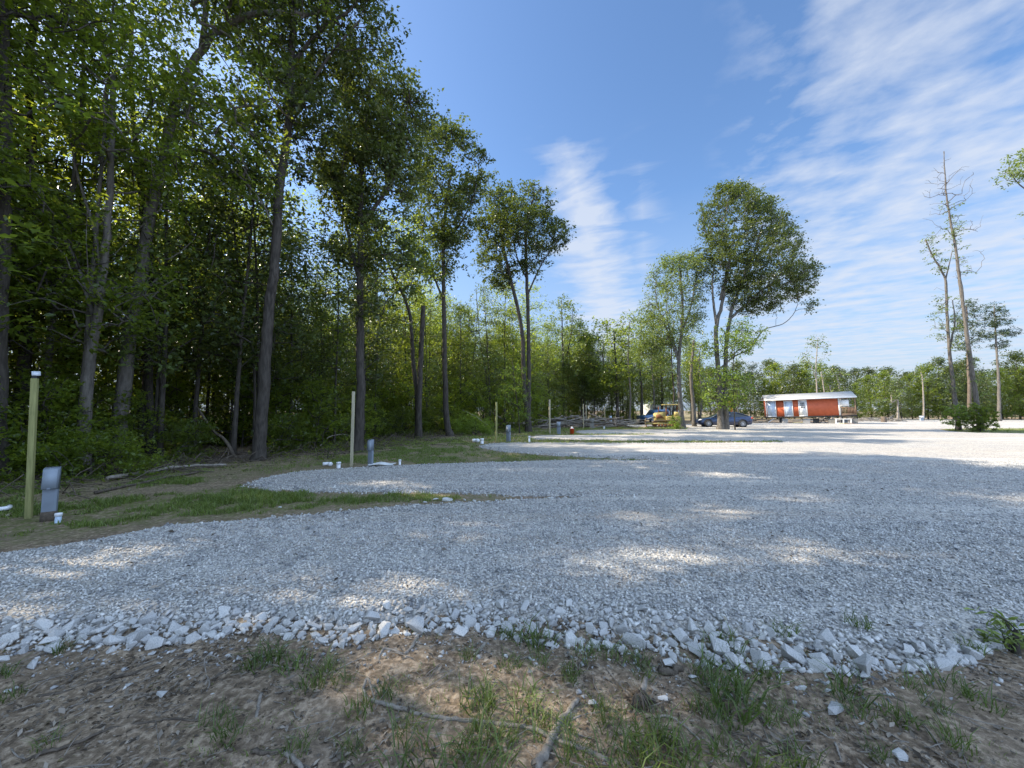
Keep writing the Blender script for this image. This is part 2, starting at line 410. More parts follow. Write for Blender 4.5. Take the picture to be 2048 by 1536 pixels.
# low white veil near the horizon
hz = mt('MULTIPLY', mt('SUBTRACT', 1.0, mt('MULTIPLY', sp.outputs[2], 2.1), cl=True), .95)
mx = N(nt, 'ShaderNodeMix'); mx.data_type = 'RGBA'
hs = N(nt, 'ShaderNodeHueSaturation'); hs.inputs['Saturation'].default_value = 1.08; hs.inputs['Value'].default_value = .55; nt.links.new(sky.outputs[0], hs.inputs['Color'])
mh = N(nt, 'ShaderNodeMix'); mh.data_type = 'RGBA'; nt.links.new(hz, mh.inputs[0]); nt.links.new(hs.outputs[0], mh.inputs[6]); mh.inputs[7].default_value = (1.0, 1.25, 1.65, 1)
nt.links.new(cl_, mx.inputs[0]); nt.links.new(mh.outputs[2], mx.inputs[6]); mx.inputs[7].default_value = (1.6, 1.74, 2.0, 1)
# bright cloud deck added out of view, overhead and behind, to lift the shade
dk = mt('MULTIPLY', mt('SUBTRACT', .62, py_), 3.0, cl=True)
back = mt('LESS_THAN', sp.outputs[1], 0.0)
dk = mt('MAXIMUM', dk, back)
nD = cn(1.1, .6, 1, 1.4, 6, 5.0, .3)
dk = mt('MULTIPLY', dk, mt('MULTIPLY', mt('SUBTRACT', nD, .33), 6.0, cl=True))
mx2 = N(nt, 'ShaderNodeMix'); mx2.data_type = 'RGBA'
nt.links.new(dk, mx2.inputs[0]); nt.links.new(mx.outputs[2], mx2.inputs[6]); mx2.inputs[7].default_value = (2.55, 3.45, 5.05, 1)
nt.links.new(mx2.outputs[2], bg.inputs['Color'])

# ------------------------------------------------------------------ ground and gravel
def gp(l): return [tuple(G(*p)[:2]) for p in l]
near_edge = gp([(0,1262),(150,1258),(300,1250),(430,1238),(500,1234),(640,1246),(800,1226),(1000,1224),(1150,1226),(1400,1256),(1600,1284),(1800,1306),(1950,1306),(2000,1280),(2048,1250)])
LOT = [(-9.5, 2.9)]+near_edge+[(6, 3.2), (14, 3.0), (60, 4), (90, 60), (70, 78), (46, 66)]+gp([(1700,843),(1540,845),(1400,848),(1240,850),(1250,852.5),(1385,853.5),(1360,858),(1200,859),(1155,860.5),(1150,863),(1165,866),(1300,866.5),(1375,866),(1300,868.5),(1080,870),(1060,873),(1078,877),(1280,878.5),(1570,881),(1560,884),(1280,885.5),(1046,884.5),(1000,885.5),(962,889),(966,894),(1015,902),(1109,909),(1200,913),(1340,915.5),(1280,919),(1200,918),(1100,919.5),(964,924),(808,929),(702,934),(593,942),(534,952),(495,966),(542,977),(700,979),(850,981),(1000,984),(1240,988),(1100,993),(900,1003),(820,1008),(640,1022),(500,1035),(300,1052),(150,1078),(0,1098)])+[(-9.5, 5.4)]
LOT = np.array(LOT)
ISLE = np.array(gp([(1878,857),(1900,862),(1950,865),(2050,866),(2200,866)])+[(60, 30), (60, 37)]+gp([(2040,856),(1930,855.5)]))
def sdf(x, y):
    nr_ = np.clip(4-y, 0, 1)*.09; jx = x+.16*fbm(x, y, 1.1, 3)+nr_*fbm(x, y+7, 6, 3); jy = y+.16*fbm(x+40, y, 1.1, 3)+nr_*fbm(x+3, y, 6, 3)
    d = pdist(LOT, jx, jy); d = np.where(inside(LOT, jx, jy), -d, d)
    e = pdist(ISLE, jx, jy); e = np.where(inside(ISLE, jx, jy), -e, e)
    return np.maximum(d, -e)
def gz(x, y):        # soil height
    far = np.clip((y-20)/60, 0, 1)
    n = .035*fbm(x, y, .8, 5, .6)+.012*fbm(x+9, y+3, 9, 3)
    wood = np.clip((-x-6)/6, 0, 1)*.05
    return -.055+n+wood+np.clip((np.hypot(x, y)-60)/200, 0, 1)*.5
def gravz(x, y, d):
    t = np.clip(-d/.28, -1, 1)
    h = np.where(t > 0, 1-(1-t)**2, t)
    return -.07+.075*h+.018*fbm(x, y, .5, 3)*np.clip(-d, 0, 1)
def grid_axis(lo, hi, n, c, k):
    a = np.arcsinh((lo-c)/k); b_ = np.arcsinh((hi-c)/k)
    return c+k*np.sinh(np.linspace(a, b_, n))
def gridfaces(nx, ny):
    i = np.arange(nx-1)[:, None]; j = np.arange(ny-1)[None]
    return np.stack([i*ny+j, (i+1)*ny+j, (i+1)*ny+j+1, i*ny+j+1], -1).reshape(-1, 4)
def greenness(x, y):
    g = np.zeros_like(x)
    for poly, wgt, soft in GREEN:
        d = pdist(poly, x, y); d = np.where(inside(poly, x, y), d, -d)
        g = np.maximum(g, wgt*np.clip(d/soft+.5, 0, 1))
    return g
GREEN = [
 (np.array([(-9.5,5.3)]+gp([(0,1080),(300,1040),(640,1015),(820,1000),(1000,992),(990,984),(540,982),(480,966),(300,985),(0,1010)])), .95, .8),
 (np.array([(-14,5.5),(-11,8),(-9,13),(-6.5,15),(-6,20),(-2,26),(-1,20),(-2.5,13.5),(-6.5,9.2),(-9,6)]), .62, 1.0),
 (np.array(gp([(860,925),(1300,918),(1340,914),(1100,908),(970,896),(930,890),(820,905),(790,925)])), .9, .6),
 (np.array(gp([(960,888),(1570,884),(1570,879),(1280,877),(1060,872),(1000,866),(930,872)])), .95, .8),
 (np.array(gp([(1050,870),(1400,868),(1380,852),(1240,850),(1100,856),(1000,862)])), .95, 1),
 (ISLE, .9, 1),
 (np.array([(24, 60), (100, 95), (130, 60), (120, 130), (-10, 130), (-5, 52)]), .7, 4),
]
xs = grid_axis(-420, 420, 520, 0, 3.2); ys = grid_axis(-60, 700, 560, 2.2, 1.6)
X, Y = np.meshgrid(xs, ys, indexing='ij')
Z = gz(X, Y)
Z = np.where((Y > 3.4) | (Y < .5), Z, Z+.022*fbm(X, Y, 7, 4, .65))
sdg = sdf(X, Y)
Z = np.where(sdg < -.35, np.minimum(Z, -.10), Z)
mb = MB().add(np.stack([X, Y, Z], -1).reshape(-1, 3), quads=gridfaces(len(xs), len(ys)), var=greenness(X, Y).ravel())
tag(mb.build('ground', M['soil'], smooth=True), 'brown bare soil and patchy grass around the gravel', None, kind='structure')

xs = grid_axis(-11, 95, 560, 0, 2.2); ys = grid_axis(2.2, 80, 420, 3.0, 3.0)
X, Y = np.meshgrid(xs, ys, indexing='ij'); D = sdf(X, Y)
Z = gravz(X, Y, D)
fc = gridfaces(len(xs), len(ys)); keep = (D.ravel()[fc] < .16).any(1); fc = fc[keep]
used = np.unique(fc); rm = np.full(X.size, -1); rm[used] = np.arange(len(used))
V = np.stack([X, Y, Z], -1).reshape(-1, 3)[used]
mb = MB().add(V, quads=rm[fc])
tag(mb.build('gravel_lot', M['gravel'], smooth=True), 'pale grey crushed stone lot with parking fingers', None, kind='structure')

# --- stone shapes
def hull(npts, flat, seed, pw=.6):
    rr = np.random.default_rng(seed)
    p = rr.normal(size=(npts, 3)); p /= np.linalg.norm(p, axis=1)[:, None]; p *= (rr.random((npts, 1))*.25+.8)
    p *= np.array((1, pw+rr.random()*.3, flat))
    bm = bmesh.new()
    for q in p: bm.verts.new(q)
    r = bmesh.ops.convex_hull(bm, input=bm.verts[:])
    dead = [v for v in bm.verts if not v.link_faces]
    bmesh.ops.delete(bm, geom=dead, context='VERTS')
    bmesh.ops.triangulate(bm, faces=bm.faces[:])
    bmesh.ops.recalc_face_normals(bm, faces=bm.faces[:])
    bm.verts.index_update()
    v = np.array([x.co[:] for x in bm.verts]); t = np.array([[w.index for w in f.verts] for f in bm.faces]); bm.free()
    return v, t
def rotmats(n, tilt=.5, rg=RG):
    a = rg.random(n)*2*math.pi; b_ = rg.normal(size=n)*tilt; c_ = rg.normal(size=n)*tilt
    ca, sa, cb_, sb, cc_, sc_ = np.cos(a), np.sin(a), np.cos(b_), np.sin(b_), np.cos(c_), np.sin(c_)
    z = np.zeros(n); o = np.ones(n)
    Rz = np.stack([ca,-sa,z, sa,ca,z, z,z,o], -1).reshape(n, 3, 3)
    Rx = np.stack([o,z,z, z,cb_,-sb, z,sb,cb_], -1).reshape(n, 3, 3)
    Ry = np.stack([cc_,z,sc_, z,o,z, -sc_,z,cc_], -1).reshape(n, 3, 3)
    return Rz @ Rx @ Ry
def scatter(mb, shapes, pos, size, tilt=.6, var=None):
    k = RG.integers(0, len(shapes), len(pos)); Rm = rotmats(len(pos), tilt)
    if var is None: var = RG.random(len(pos))
    for i, (v, t) in enumerate(shapes):
        m_ = k == i; n = m_.sum()
        if not n: continue
        vv = np.einsum('nij,kj->nki', Rm[m_], v)*size[m_][:, None, None]+pos[m_][:, None]
        tt = t[None]+np.arange(n)[:, None, None]*len(v)
        mb.add(vv.reshape(-1, 3), tris=tt.reshape(-1, 3), var=np.repeat(var[m_], len(v)))
small = [hull(7, .6, s) for s in range(8)]
def fan_points(n, y0, y1, ux=1.55, pwr=1.0):
    y = y0+(y1-y0)*RG.random(n)**pwr; x = (RG.random(n)*2-1)*ux*y
    w = RG.random(n) < y/y1
    return x[w], y[w]
mb = MB()
for n, y0, y1, s0, s1 in ((76000, 2.5, 5.6, .012, .025), (120000, 5.0, 12.5, .013, .026)):
    x, y = fan_points(n, y0, y1)
    d = sdf(x, y); k = d < .05; x, y, d = x[k], y[k], d[k]
    sz = s0+(s1-s0)*RG.random(len(x))**1.5
    z = gravz(x, y, d)+sz*.25
    cl = .5+.5*fbm(x, y, 1.5, 3)
    scatter(mb, small, np.stack([x, y, z], -1), sz, .7, np.clip(RG.normal(.54, .26, len(x)), .0, 1))
tag(mb.build('gravel_stones', M['stone']), 'crushed grey stones covering the lot', None, kind='stuff')
# smaller stone spill along the far pad edges
mb = MB()
x = RG.uniform(-9, 14, 160000); y = RG.uniform(5.5, 24, 160000); d = sdf(x, y)
k = (d > -.5) & (d < .16) & (RG.random(len(x)) < np.exp(-np.abs(d+.05)/.18)); x, y, d = x[k], y[k], d[k]
sz = .018+.035*RG.random(len(x))**2
scatter(mb, small, np.stack([x, y, np.maximum(gravz(x, y, d), gz(x, y))+sz*.2], -1), sz, .6, np.clip(RG.normal(.6, .2, len(x)), .1, 1))
tag(mb.build('gravel_edge_stones', M['stone']), 'loose stones spilling along the edges of the parking fingers', None, kind='stuff')

# --- rocks: individuals
rock_me = []
for s in range(12):
    v, t = hull(10+s % 4, .5+.05*(s % 4), 100+s)
    bm = bmesh.new(); vs = [bm.verts.new(q) for q in v]
    for f in t: bm.faces.new([vs[i] for i in f])
    bmesh.ops.dissolve_limit(bm, angle_limit=.12, verts=bm.verts[:], edges=bm.edges[:])
    bmesh.ops.bevel(bm, geom=bm.edges[:], offset=.018, segments=1, affect='EDGES')
    me = bpy.data.meshes.new('rock'); bm.to_mesh(me); bm.free(); me.materials.append(M['rock'])
    at = me.attributes.new('var', 'FLOAT', 'POINT'); at.data.foreach_set('value', np.full(len(me.vertices), .55, np.float32))
    rock_me.append(me)
def rock(pos, size, label, group=None, k=None, rz=None, sc=(1,1,1), tilt=.35):
    o = bpy.data.objects.new('rock', rock_me[random.randrange(12) if k is None else k]); COL.objects.link(o)
    o.location = tuple(float(c) for c in pos); o.scale = tuple(size*c for c in sc)
    o.rotation_euler = (random.gauss(0, tilt), random.gauss(0, tilt), random.uniform(0, 6.28) if rz is None else rz)
    return tag(o, label, 'rock', group)
botl = [(-60,1290),(0,1292),(150,1298),(300,1288),(430,1272),(520,1258),(600,1280),(700,1288),(780,1262),(960,1262),(1100,1286),(1300,1298),(1400,1320),(1560,1330),(1700,1340),(1820,1338),(1930,1325),(1990,1290),(2080,1262)]
topl = [(-60,1252),(0,1250),(300,1236),(500,1222),(640,1236),(800,1213),(1000,1212),(1150,1212),(1400,1242),(1600,1272),(1800,1296),(1950,1298),(2000,1268),(2080,1240)]
bx = np.array(botl, float); tx = np.array(topl, float)
placed = []
def zone(px):
    if px < 480: return 'angular pale rock in the band at left, where the gravel slopes to bare soil'
    if px < 830: return 'pale rock in the sunlit part of the rock band, above the leafy grass clump'
    if px < 1400: return 'grey white rock packed in the middle of the rock band below the gravel'
    return 'chunky grey rock in the band at right, where it widens beside the weeds'
cnt = 0; tries = 0
while cnt < 270 and tries < 60000:
    tries += 1
    px = random.uniform(-40, 2060); yb = np.interp(px, bx[:, 0], bx[:, 1]); yt = np.interp(px, tx[:, 0], tx[:, 1])
    t = random.random(); py = yt+(yb-yt)*t
    g = G(px, py, -.02); s = random.uniform(.036, .062)+.045*random.random()**2.5
    s *= .75+.35*t
    if px > 1350: s *= 1.1
    if any((g[0]-q[0])**2+(g[1]-q[1])**2 < (.74*(s+q[2]))**2 for q in placed): continue
    placed.append((g[0], g[1], s)); cnt += 1
    dd = sdf(np.array([g[0]]), np.array([g[1]]))[0]
    z = max(gravz(g[0], g[1], dd), gz(np.array([g[0]]), np.array([g[1]]))[0])
    rock((g[0], g[1], z+s*.28), s, zone(px), 'rocks along the near edge of the gravel', sc=(1.1, 1, random.uniform(1.0, 1.5)), tilt=.5)
# fill of the band with smaller stones
mb = MB(); n = 2600
pxs = RG.uniform(-300, 2300, n); tt = RG.random(n)*1.15-.1
yb = np.interp(pxs, bx[:, 0], bx[:, 1]); yt = np.interp(pxs, tx[:, 0], tx[:, 1]); pys = yt+(yb-yt)*tt
g = np.array([G(a, b_, -.03) for a, b_ in zip(pxs, pys)])
sz = .014+.026*RG.random(n)**1.6
d = sdf(g[:, 0], g[:, 1]); g[:, 2] = np.maximum(gravz(g[:, 0], g[:, 1], d), gz(g[:, 0], g[:, 1]))+sz*.3
scatter(mb, [hull(9, .62, 60+s) for s in range(6)], g, sz, .5, np.clip(RG.normal(.55, .2, n), .05, 1))
n = 900; pxs = RG.uniform(-200, 2200, n); pys = np.interp(pxs, bx[:, 0], bx[:, 1])+np.abs(RG.normal(0, 34, n))
g = np.array([G(a, b_, -.05) for a, b_ in zip(pxs, pys)]); sz = .008+.020*RG.random(n)**2.5
g[:, 2] = gz(g[:, 0], g[:, 1])+sz*.1
scatter(mb, [hull(9, .62, 60+s) for s in range(6)], g, sz, .5, np.clip(RG.normal(.3, .2, n), .0, 1))
tag(mb.build('edge_rubble', M['stone']), 'small angular rubble wedged between the edge rocks', None, kind='stuff')
# loose rocks on the soil
LR = [(66,1327,.055,'flattish pale rock lying alone on the soil at far left, below the rock band'),
 (8,1313,.04,'small pale rock at the left edge of the picture below the rock band'),
 (306,1300,.028,'small white rock just below the left rock band'),
 (320,1323,.03,'thin white rock below the left band, above the long dark root'),
 (376,1298,.035,'upright white rock just off the left band, past the end of the long root'),
 (458,1307,.025,'small round white rock on the soil, left of the tall grass clump'),
 (324,1387,.035,'oval grey rock on bare soil, right of the long dark root'),
 (258,1366,.027,'small flat pale rock half buried in bare soil below the root'),
 (425,1388,.018,'pebble beside the curled pale twig'),
 (1098,1287,.055,'large white rock jutting out below the middle of the band'),
 (1340,1320,.055,'blocky upright rock standing alone beside a short dark log'),
 (1384,1345,.035,'small rock at the left edge of the large grass clump'),
 (1326,1388,.033,'bluish grey rock beside the fallen bark clump'),
 (1186,1399,.026,'narrow pale rock on soil, left of the bark clump'),
 (1604,1367,.036,'round speckled rock on bare soil, left of the low leafy weed'),
 (1660,1357,.028,'small striped rock touching the low leafy weed'),
 (1658,1373,.026,'tan rock just under the low leafy weed'),
 (1668,1410,.068,'large flat white rock lying on bare soil at right'),
 (1722,1437,.018,'pebble right of and below the large flat white rock'),
 (1805,1503,.05,'long pale rock near the bottom right corner'),
 (1905,1314,.095,'largest flat topped rock at the right end of the rock band'),
 (1655,1336,.05,'thin slab rock resting just below the right part of the band'),
 (1730,1345,.05,'rounded rock at the lower rim of the band on the right'),
 (1026,1193,.045,'single larger rock sitting up on the gravel, middle of the near edge'),
 (790,1200,.04,'dark single rock on the gravel above the sunlit band'),
 (665,1127,.018,'small odd stone lying on the gravel at left centre'),
 (1668,1232,.045,'darker rock lying on the gravel behind the right part of the band'),
 (1838,1262,.05,'pale rock lying on the gravel above the right part of the band'),
 (560,1012,.04,'pale stone resting on the green strip between the first two fingers'),
 (895,1000,.10,'big pale rock where the green strip narrows between two gravel fingers'),
 (870,999,.07,'dull brown rock next to the big pale one on the narrowing strip')]
for px, py, s, l in LR:
    g = G(px, py, -.03); d = sdf(g[:1], g[1:2])[0]
    z = max(gravz(g[0], g[1], d), gz(g[:1], g[1:2])[0]) if d < .1 else gz(g[:1], g[1:2])[0]
    rock((g[0], g[1], z+s*.25), s, l, sc=(1.25, .85, .85), tilt=.15, rz=random.uniform(-.5, .5))

# ------------------------------------------------------------------ trees
# openings in the canopy: the sun reaches the ground at these spots
SUNV = np.array(sd[:])
SPOT = [(320,1098,.35),(270,1098,.3),(600,1205,.45),(660,1190,.5),(730,1195,.4),(180,1115,.3),(900,1055,.35),(960,1052,.3),(1300,1036,.25),(1470,1027,.3),(1220,1130,.35),(1340,1110,.3),(1640,1106,.3),(1600,997,.25),(760,967,.6),(40,1150,.3),(850,1320,.2),(1330,1500,.25),(1050,940,.4),(1260,935,.4),(1450,950,.4),(40,1230,.25),(520,990,.3),(860,990,.4)]
SP_ = np.array([G(a, b_) for a, b_, _ in SPOT]); SR_ = np.array([c_ for *_, c_ in SPOT])
def carve(c, rad=.54):
    if len(c) == 0: return c
    d = c[:, None]-SP_[None]; t = d@SUNV; q = d-t[..., None]*SUNV
    m_ = (np.linalg.norm(q, axis=2) < rad+SR_[None]*.42).any(1)
    return c[~m_]
def roof_limit(x, y, rad=1.5):
    d = np.stack([x-SP_[:, 0], y-SP_[:, 1]], -1); h = SUNV[:2]/np.linalg.norm(SUNV[:2])
    t = d@h; q = np.linalg.norm(d-t[:, None]*h, axis=1); k = (q < rad+SR_*.4) & (t > 0)
    return (t[k]*math.tan(EL)).min()-.3 if k.any() else 1e9
def leaves(mb, c, size, rg, up=.55, asp=.55, vmean=.5, vstd=.22):
    n = len(c)
    if n == 0: return
    nr = rg.normal(size=(n, 3)); nr[:, 2] = np.abs(nr[:, 2])+up; nr /= np.linalg.norm(nr, axis=1)[:, None]
    d = rg.normal(size=(n, 3)); d[:, 2] -= .3; d -= nr*(d*nr).sum(1)[:, None]; d /= np.linalg.norm(d, axis=1)[:, None]+1e-9
    s = np.cross(nr, d); L = (size*(.45+.95*rg.random(n)**1.3))[:, None] if np.ndim(size) == 0 else (size*(.6+.8*rg.random(n)))[:, None]
    v = np.stack([c, c+d*L*.45+s*L*asp*.5+nr*L*.10, c+d*L, c+d*L*.45-s*L*asp*.5+nr*L*.10], 1)
    i = np.arange(n)[:, None]*4
    t = np.concatenate([i+[0, 1, 2], i+[0, 2, 3]])
    mb.add(v.reshape(-1, 3), tris=t, var=np.repeat(np.clip(rg.normal(vmean, vstd, n), 0, 1), 4))
def smooth_line(pts, n=5):
    pts = np.asarray(pts, float); k = len(pts)
    if k < 3: n = max(n, 4)
    e = np.concatenate([[2*pts[0]-pts[1]], pts, [2*pts[-1]-pts[-2]]]); out = []
    for i in range(k-1):
        p0, p1, p2, p3 = e[i:i+4]
        for t in np.arange(n)/n:
            out.append(.5*((2*p1)+(-p0+p2)*t+(2*p0-5*p1+4*p2-p3)*t*t+(-p0+3*p1-3*p2+p3)*t**3))
    out.append(pts[-1]); return np.array(out)
def grow(tm, cm, trunks, cl, rg, crad, lp, lsize, twig=.010, wseg=4, vm=None, asp=.55, up=.55, droop=.0, minfrac=.25, rscale=1.0):
    """trunks: list of (pts, r0, r1); cl: cluster points (n,3)."""
    nodes = []; rmax = []
    for pts, r0, r1 in trunks:
        sp_ = smooth_line(pts); k = len(sp_); t = np.linspace(0, 1, k)
        jit = rg.normal(size=(k, 3))*r0*.07; jit[0] = 0; sp_ = sp_+jit
        r = r0+(r1-r0)*t**.85
        if pts[0][2] < .6: r = r*(1+.35*np.exp(-np.maximum(sp_[:, 2], 0)/.35))
        tm.tube(sp_, r, 12 if r0 > .12 else 7, wob=.05 if r0 > .08 else .02)
        s0 = int(k*minfrac) if len(nodes) == 0 else 1
        nodes += list(sp_[s0:]); rmax += list(r[s0:])
    if len(cl) == 0: return
    NT = len(nodes); n = len(cl)
    P_ = np.zeros((NT+3*n, 3)); P_[:NT] = nodes; par = np.full(NT+3*n, -1); cnt_ = np.zeros(NT+3*n)
    tr = np.array(nodes)
    dist = np.array([np.min(np.linalg.norm(tr-c_, axis=1)) for c_ in cl]); order = np.argsort(dist); m_ = NT
    tips = []
    for o in order:
        c_ = cl[o]; q = P_[:m_]; dv = q-c_; dd = np.linalg.norm(dv, axis=1)
        cost = dd+.9*np.maximum(0, dv[:, 2]+.25*dd)
        j = int(np.argmin(cost)); a = P_[j]; L = np.linalg.norm(c_-a)
        prev = j
        nm_ = 2 if L > .8 else 1
        for t in np.arange(1, nm_+1)/(nm_+1):
            mid = a+(c_-a)*t+rg.normal(size=3)*L*.07; mid[2] += L*.08*math.sin(t*math.pi)
            P_[m_] = mid; par[m_] = prev; prev = m_; m_ += 1
        P_[m_] = c_; par[m_] = prev; tips.append(m_); m_ += 1
    for t in tips:
        k = t
        while k >= 0: cnt_[k] += 1; k = par[k]
    e = np.array([k for k in range(m_) if par[k] >= 0]); p = par[e]
    rr = twig*np.power(np.maximum(cnt_, 1), .48)*rscale
    A, B = P_[p], P_[e]; rb = rr[e]; ra = np.where(p < NT, rr[e]*1.1, rr[p]); 
    tm_r = np.array(rmax); ra = np.where(p < NT, np.minimum(ra, tm_r[np.minimum(p, NT-1)]), ra)
    rb = np.minimum(rb, ra)
    d = B-A; d /= np.linalg.norm(d, axis=1)[:, None]+1e-9
    ref = np.where(np.abs(d[:, 2:3]) > .8, np.array([[1., 0, 0]]), np.array([[0, 0, 1.]]))
    u = np.cross(d, ref); u /= np.linalg.norm(u, axis=1)[:, None]; w = np.cross(d, u)
    an = np.arange(wseg)/wseg*2*math.pi; ring = np.cos(an)[None, :, None]*u[:, None]+np.sin(an)[None, :, None]*w[:, None]
    V = np.concatenate([A[:, None]+ring*ra[:, None, None], B[:, None]+ring*rb[:, None, None]], 1)
    i = np.arange(len(e))[:, None, None]*2*wseg; j = np.arange(wseg)[None, :, None]; jn = (j+1) % wseg
    Q = np.concatenate([i+j, i+jn, i+wseg+jn, i+wseg+j], -1).reshape(-1, 4)
    tm.add(V.reshape(-1, 3), quads=Q)
    if lp > 0 and cm is not None:
        n = len(cl); k = np.maximum(3, (lp*(.5+rg.random(n))).astype(int))
        idx = np.repeat(np.arange(n), k); N_ = len(idx)
        # sub-sprays make the cluster uneven
        ns = 5; sub = rg.normal(size=(n, ns, 3))*crad*.60*np.array((1, 1, .7)); si = rg.integers(0, ns, N_)
        c_ = cl[idx]+sub[idx, si]+rg.normal(size=(N_, 3))*crad*.24*(.5+rg.random((N_, 1)))*np.array((1, 1, .75))
        cv = rg.normal(0, .12, n)[idx]
        vmn = .5 if vm is None else vm
        sv = leaves
        nb = cm.n; leaves(cm, c_, lsize, rg, up, asp, vmn, .2)
        cm.a[-1] = np.clip(cm.a[-1]+np.repeat(cv, 4), 0, 1)
def polypts(poly, n, Y, thick, rg, edge=0.0):
    poly = np.array(poly, float); lo = poly.min(0); hi = poly.max(0); out = []
    def uni(m):
        acc = []
        while len(acc) < m:
            q = lo+(hi-lo)*rg.random((m*3+6, 2)); acc += list(q[inside(poly, q[:, 0], q[:, 1])])
        return np.array(acc[:m])
    bough = uni(max(6, n//8)) if n > 90 else None
    bw = rg.random(len(bough))**.8 if bough is not None else None
    by = rg.random(len(bough))*2-1 if bough is not None else None
    if bough is not None: bw /= bw.sum(); sg = .52*(Y/15)**.45*F/Y
    while len(out) < n:
        if bough is None: q = uni(n); dy = rg.random(n)*2-1
        else:
            k = rg.choice(len(bough), n*2, p=bw); q = bough[k]+rg.normal(size=(n*2, 2))*sg*np.array((1, .8)); dy = by[k]+rg.normal(size=n*2)*.3
            f_ = rg.random(n*2) < .2; q[f_] = uni(int(f_.sum())) if f_.any() else q[f_]
            m_ = inside(poly, q[:, 0], q[:, 1]); q = q[m_]; dy = np.clip(dy[m_], -1, 1)
        dm = pdist(poly, q[:, 0], q[:, 1])*Y/F
        for (a, b_), d, e_ in zip(q, dm, dy):
            p = P(a, b_, Y); th = min(thick, .35+1.3*d)
            p[1] += e_*th; out.append(p)
            if len(out) >= n: break
    return np.array(out)
tree_count = [0]
def tree(label, Y, trunks, crowns, cat='tree', name='broadleaf_tree', bark='bark', leaf='leafA', lp=42, ls=.13, crad=.5, twig=.010, seed=None, minfrac=.25, group=None, base=None, asp=.55, up=.55, bare=None, rscale=1.0):
    """trunks [(px list, r0, r1)] first is the main stem; crowns [(poly, n, thick)]"""
    rg = np.random.default_rng(seed if seed is not None else 1000+tree_count[0]); tree_count[0] += 1
    T = []
    for pl, r0, r1 in trunks:
        pts = []
        for i, q in enumerate(pl):
            yy = Y+(q[2] if len(q) > 2 else 0); pts.append(P(q[0], q[1], yy))
        T.append([np.array(pts), r0, r1])
    b0 = T[0][0][0].copy(); 
    T[0][0][0][2] = -.25
    b0[2] = -.05
    cl = [polypts(p, n, Y, th, rg) for p, n, th in crowns]
    cl = np.concatenate(cl) if cl else np.zeros((0, 3))
    if Y < 26: cl = carve(cl)
    tm, cm = MB(), MB()
    grow(tm, cm, T, cl, rg, crad, lp, ls, twig, minfrac=minfrac, asp=asp, up=up, rscale=rscale)
    if bare:
        bc = np.concatenate([polypts(p, n, Y, th, rg) for p, n, th in bare])
        grow(tm, None, [(t[0], t[1], t[2]) for t in T[:1]], bc, rg, 0, 0, 0, twig*.8, minfrac=.5)
    root = thing(name, label, cat, b0, 0, group)
    tm.build('trunk', M[bark], root, b0, smooth=True)
    if cm.n: cm.build('crown', M[leaf], root, b0)
    return root

# --- named front trees of the left wood
tree('massive dark trunk cut by the left edge of the picture, behind the tall post', 9.0, [([(-8,985),(-4,800),(2,600),(8,430),(10,200),(0,-100)], .17, .10)],
  [([(-260,-420),(150,-460),(190,0),(150,160),(170,330),(80,470),(-60,520),(-260,480)], 230, 2.2)], leaf='leafB', lp=46, ls=.12, crad=.5)
tree('dark straight trunk just left of the yellow-green post, deep in shade', 11.5, [([(32,930),(42,800),(55,640),(60,480),(62,293),(60,100),(90,-60)], .17, .08)],
  [([(-80,-450),(230,-480),(250,60),(190,160),(230,260),(170,420),(90,500),(-40,470)], 240, 2.3)], leaf='leafA', lp=44, ls=.12)
tree('vine wrapped trunk with a slim limb leaning left, above the leafy thicket', 10.5, [([(165,925),(172,800),(182,700),(192,650),(205,560),(215,450),(222,330),(225,150)], .15, .06),
   ([(192,652),(168,570),(143,505),(110,456),(94,423),(72,358),(62,293)], .055, .03), ([(205,560),(190,470),(170,400),(150,330),(140,250)], .05,.02)],
  [([(60,180),(180,80),(330,200),(330,420),(350,560),(240,660),(170,700),(60,560),(20,380)], 190, 2.0)], bark='barkG', leaf='leafB', lp=46, ls=.125)
tree('big leaning trunk with grey bark whose limb arches right near the top of the picture', 11.8, [([(228,905),(238,850),(247,782),(260,668),(272,610),(286,538),(300,430),(325,330),(345,234),(375,146),(404,98),(436,59),(488,36),(545,24),(620,30,.5)], .21, .07),
   ([(345,234),(420,210),(500,260),(550,330)], .055, .02), ([(325,330),(400,300),(470,345),(520,400),(545,450)], .06, .02), ([(404,98),(410,20),(400,-80)], .10, .05)],
  [([(330,-430),(600,-450),(680,-200),(650,60),(560,130),(600,240),(560,330),(560,440),(480,470),(400,380),(330,300),(360,180),(300,60)], 560, 2.6)], bark='barkG', leaf='leafA', lp=50, ls=.15, minfrac=.45)
tree('thin straight stem rising to the sky gap at top left, behind the leaning trunk', 13.5, [([(300,905),(296,700),(288,500),(283,390),(277,325),(267,244),(261,130),(265,0),(268,-120)], .13, .05)],
  [([(170,-100),(350,-100),(340,20),(320,140),(345,260),(330,420),(240,420),(200,250),(235,110)], 170, 1.6)], bark='bark', leaf='leafT', lp=40, ls=.13)
tree('tall dark oak trunk left of the second bare post, its crown running off the top', 12.6, [([(517,920),(522,850),(528,765),(535,662),(541,594),(550,525),(555,430),(562,349),(571,299),(578,232),(581,133),(588,20),(590,-120)], .185, .10),
   ([(578,232),(620,170),(660,110),(720,40)], .06, .03), ([(562,349),(520,290),(470,240)], .06,.02), ([(581,133),(640,60),(700,20),(740,-40)], .07,.03)],
  [([(430,-380),(680,-400),(760,-200),(762,0),(766,30),(795,45),(797,66),(782,100),(762,102),(719,86),(697,122),(668,120),(640,150),(672,185),(668,240),(625,270),(632,340),(590,360),(545,330),(500,380),(470,300),(500,200),(450,100)], 640, 2.4)], leaf='leafT', lp=66, ls=.15, crad=.45)
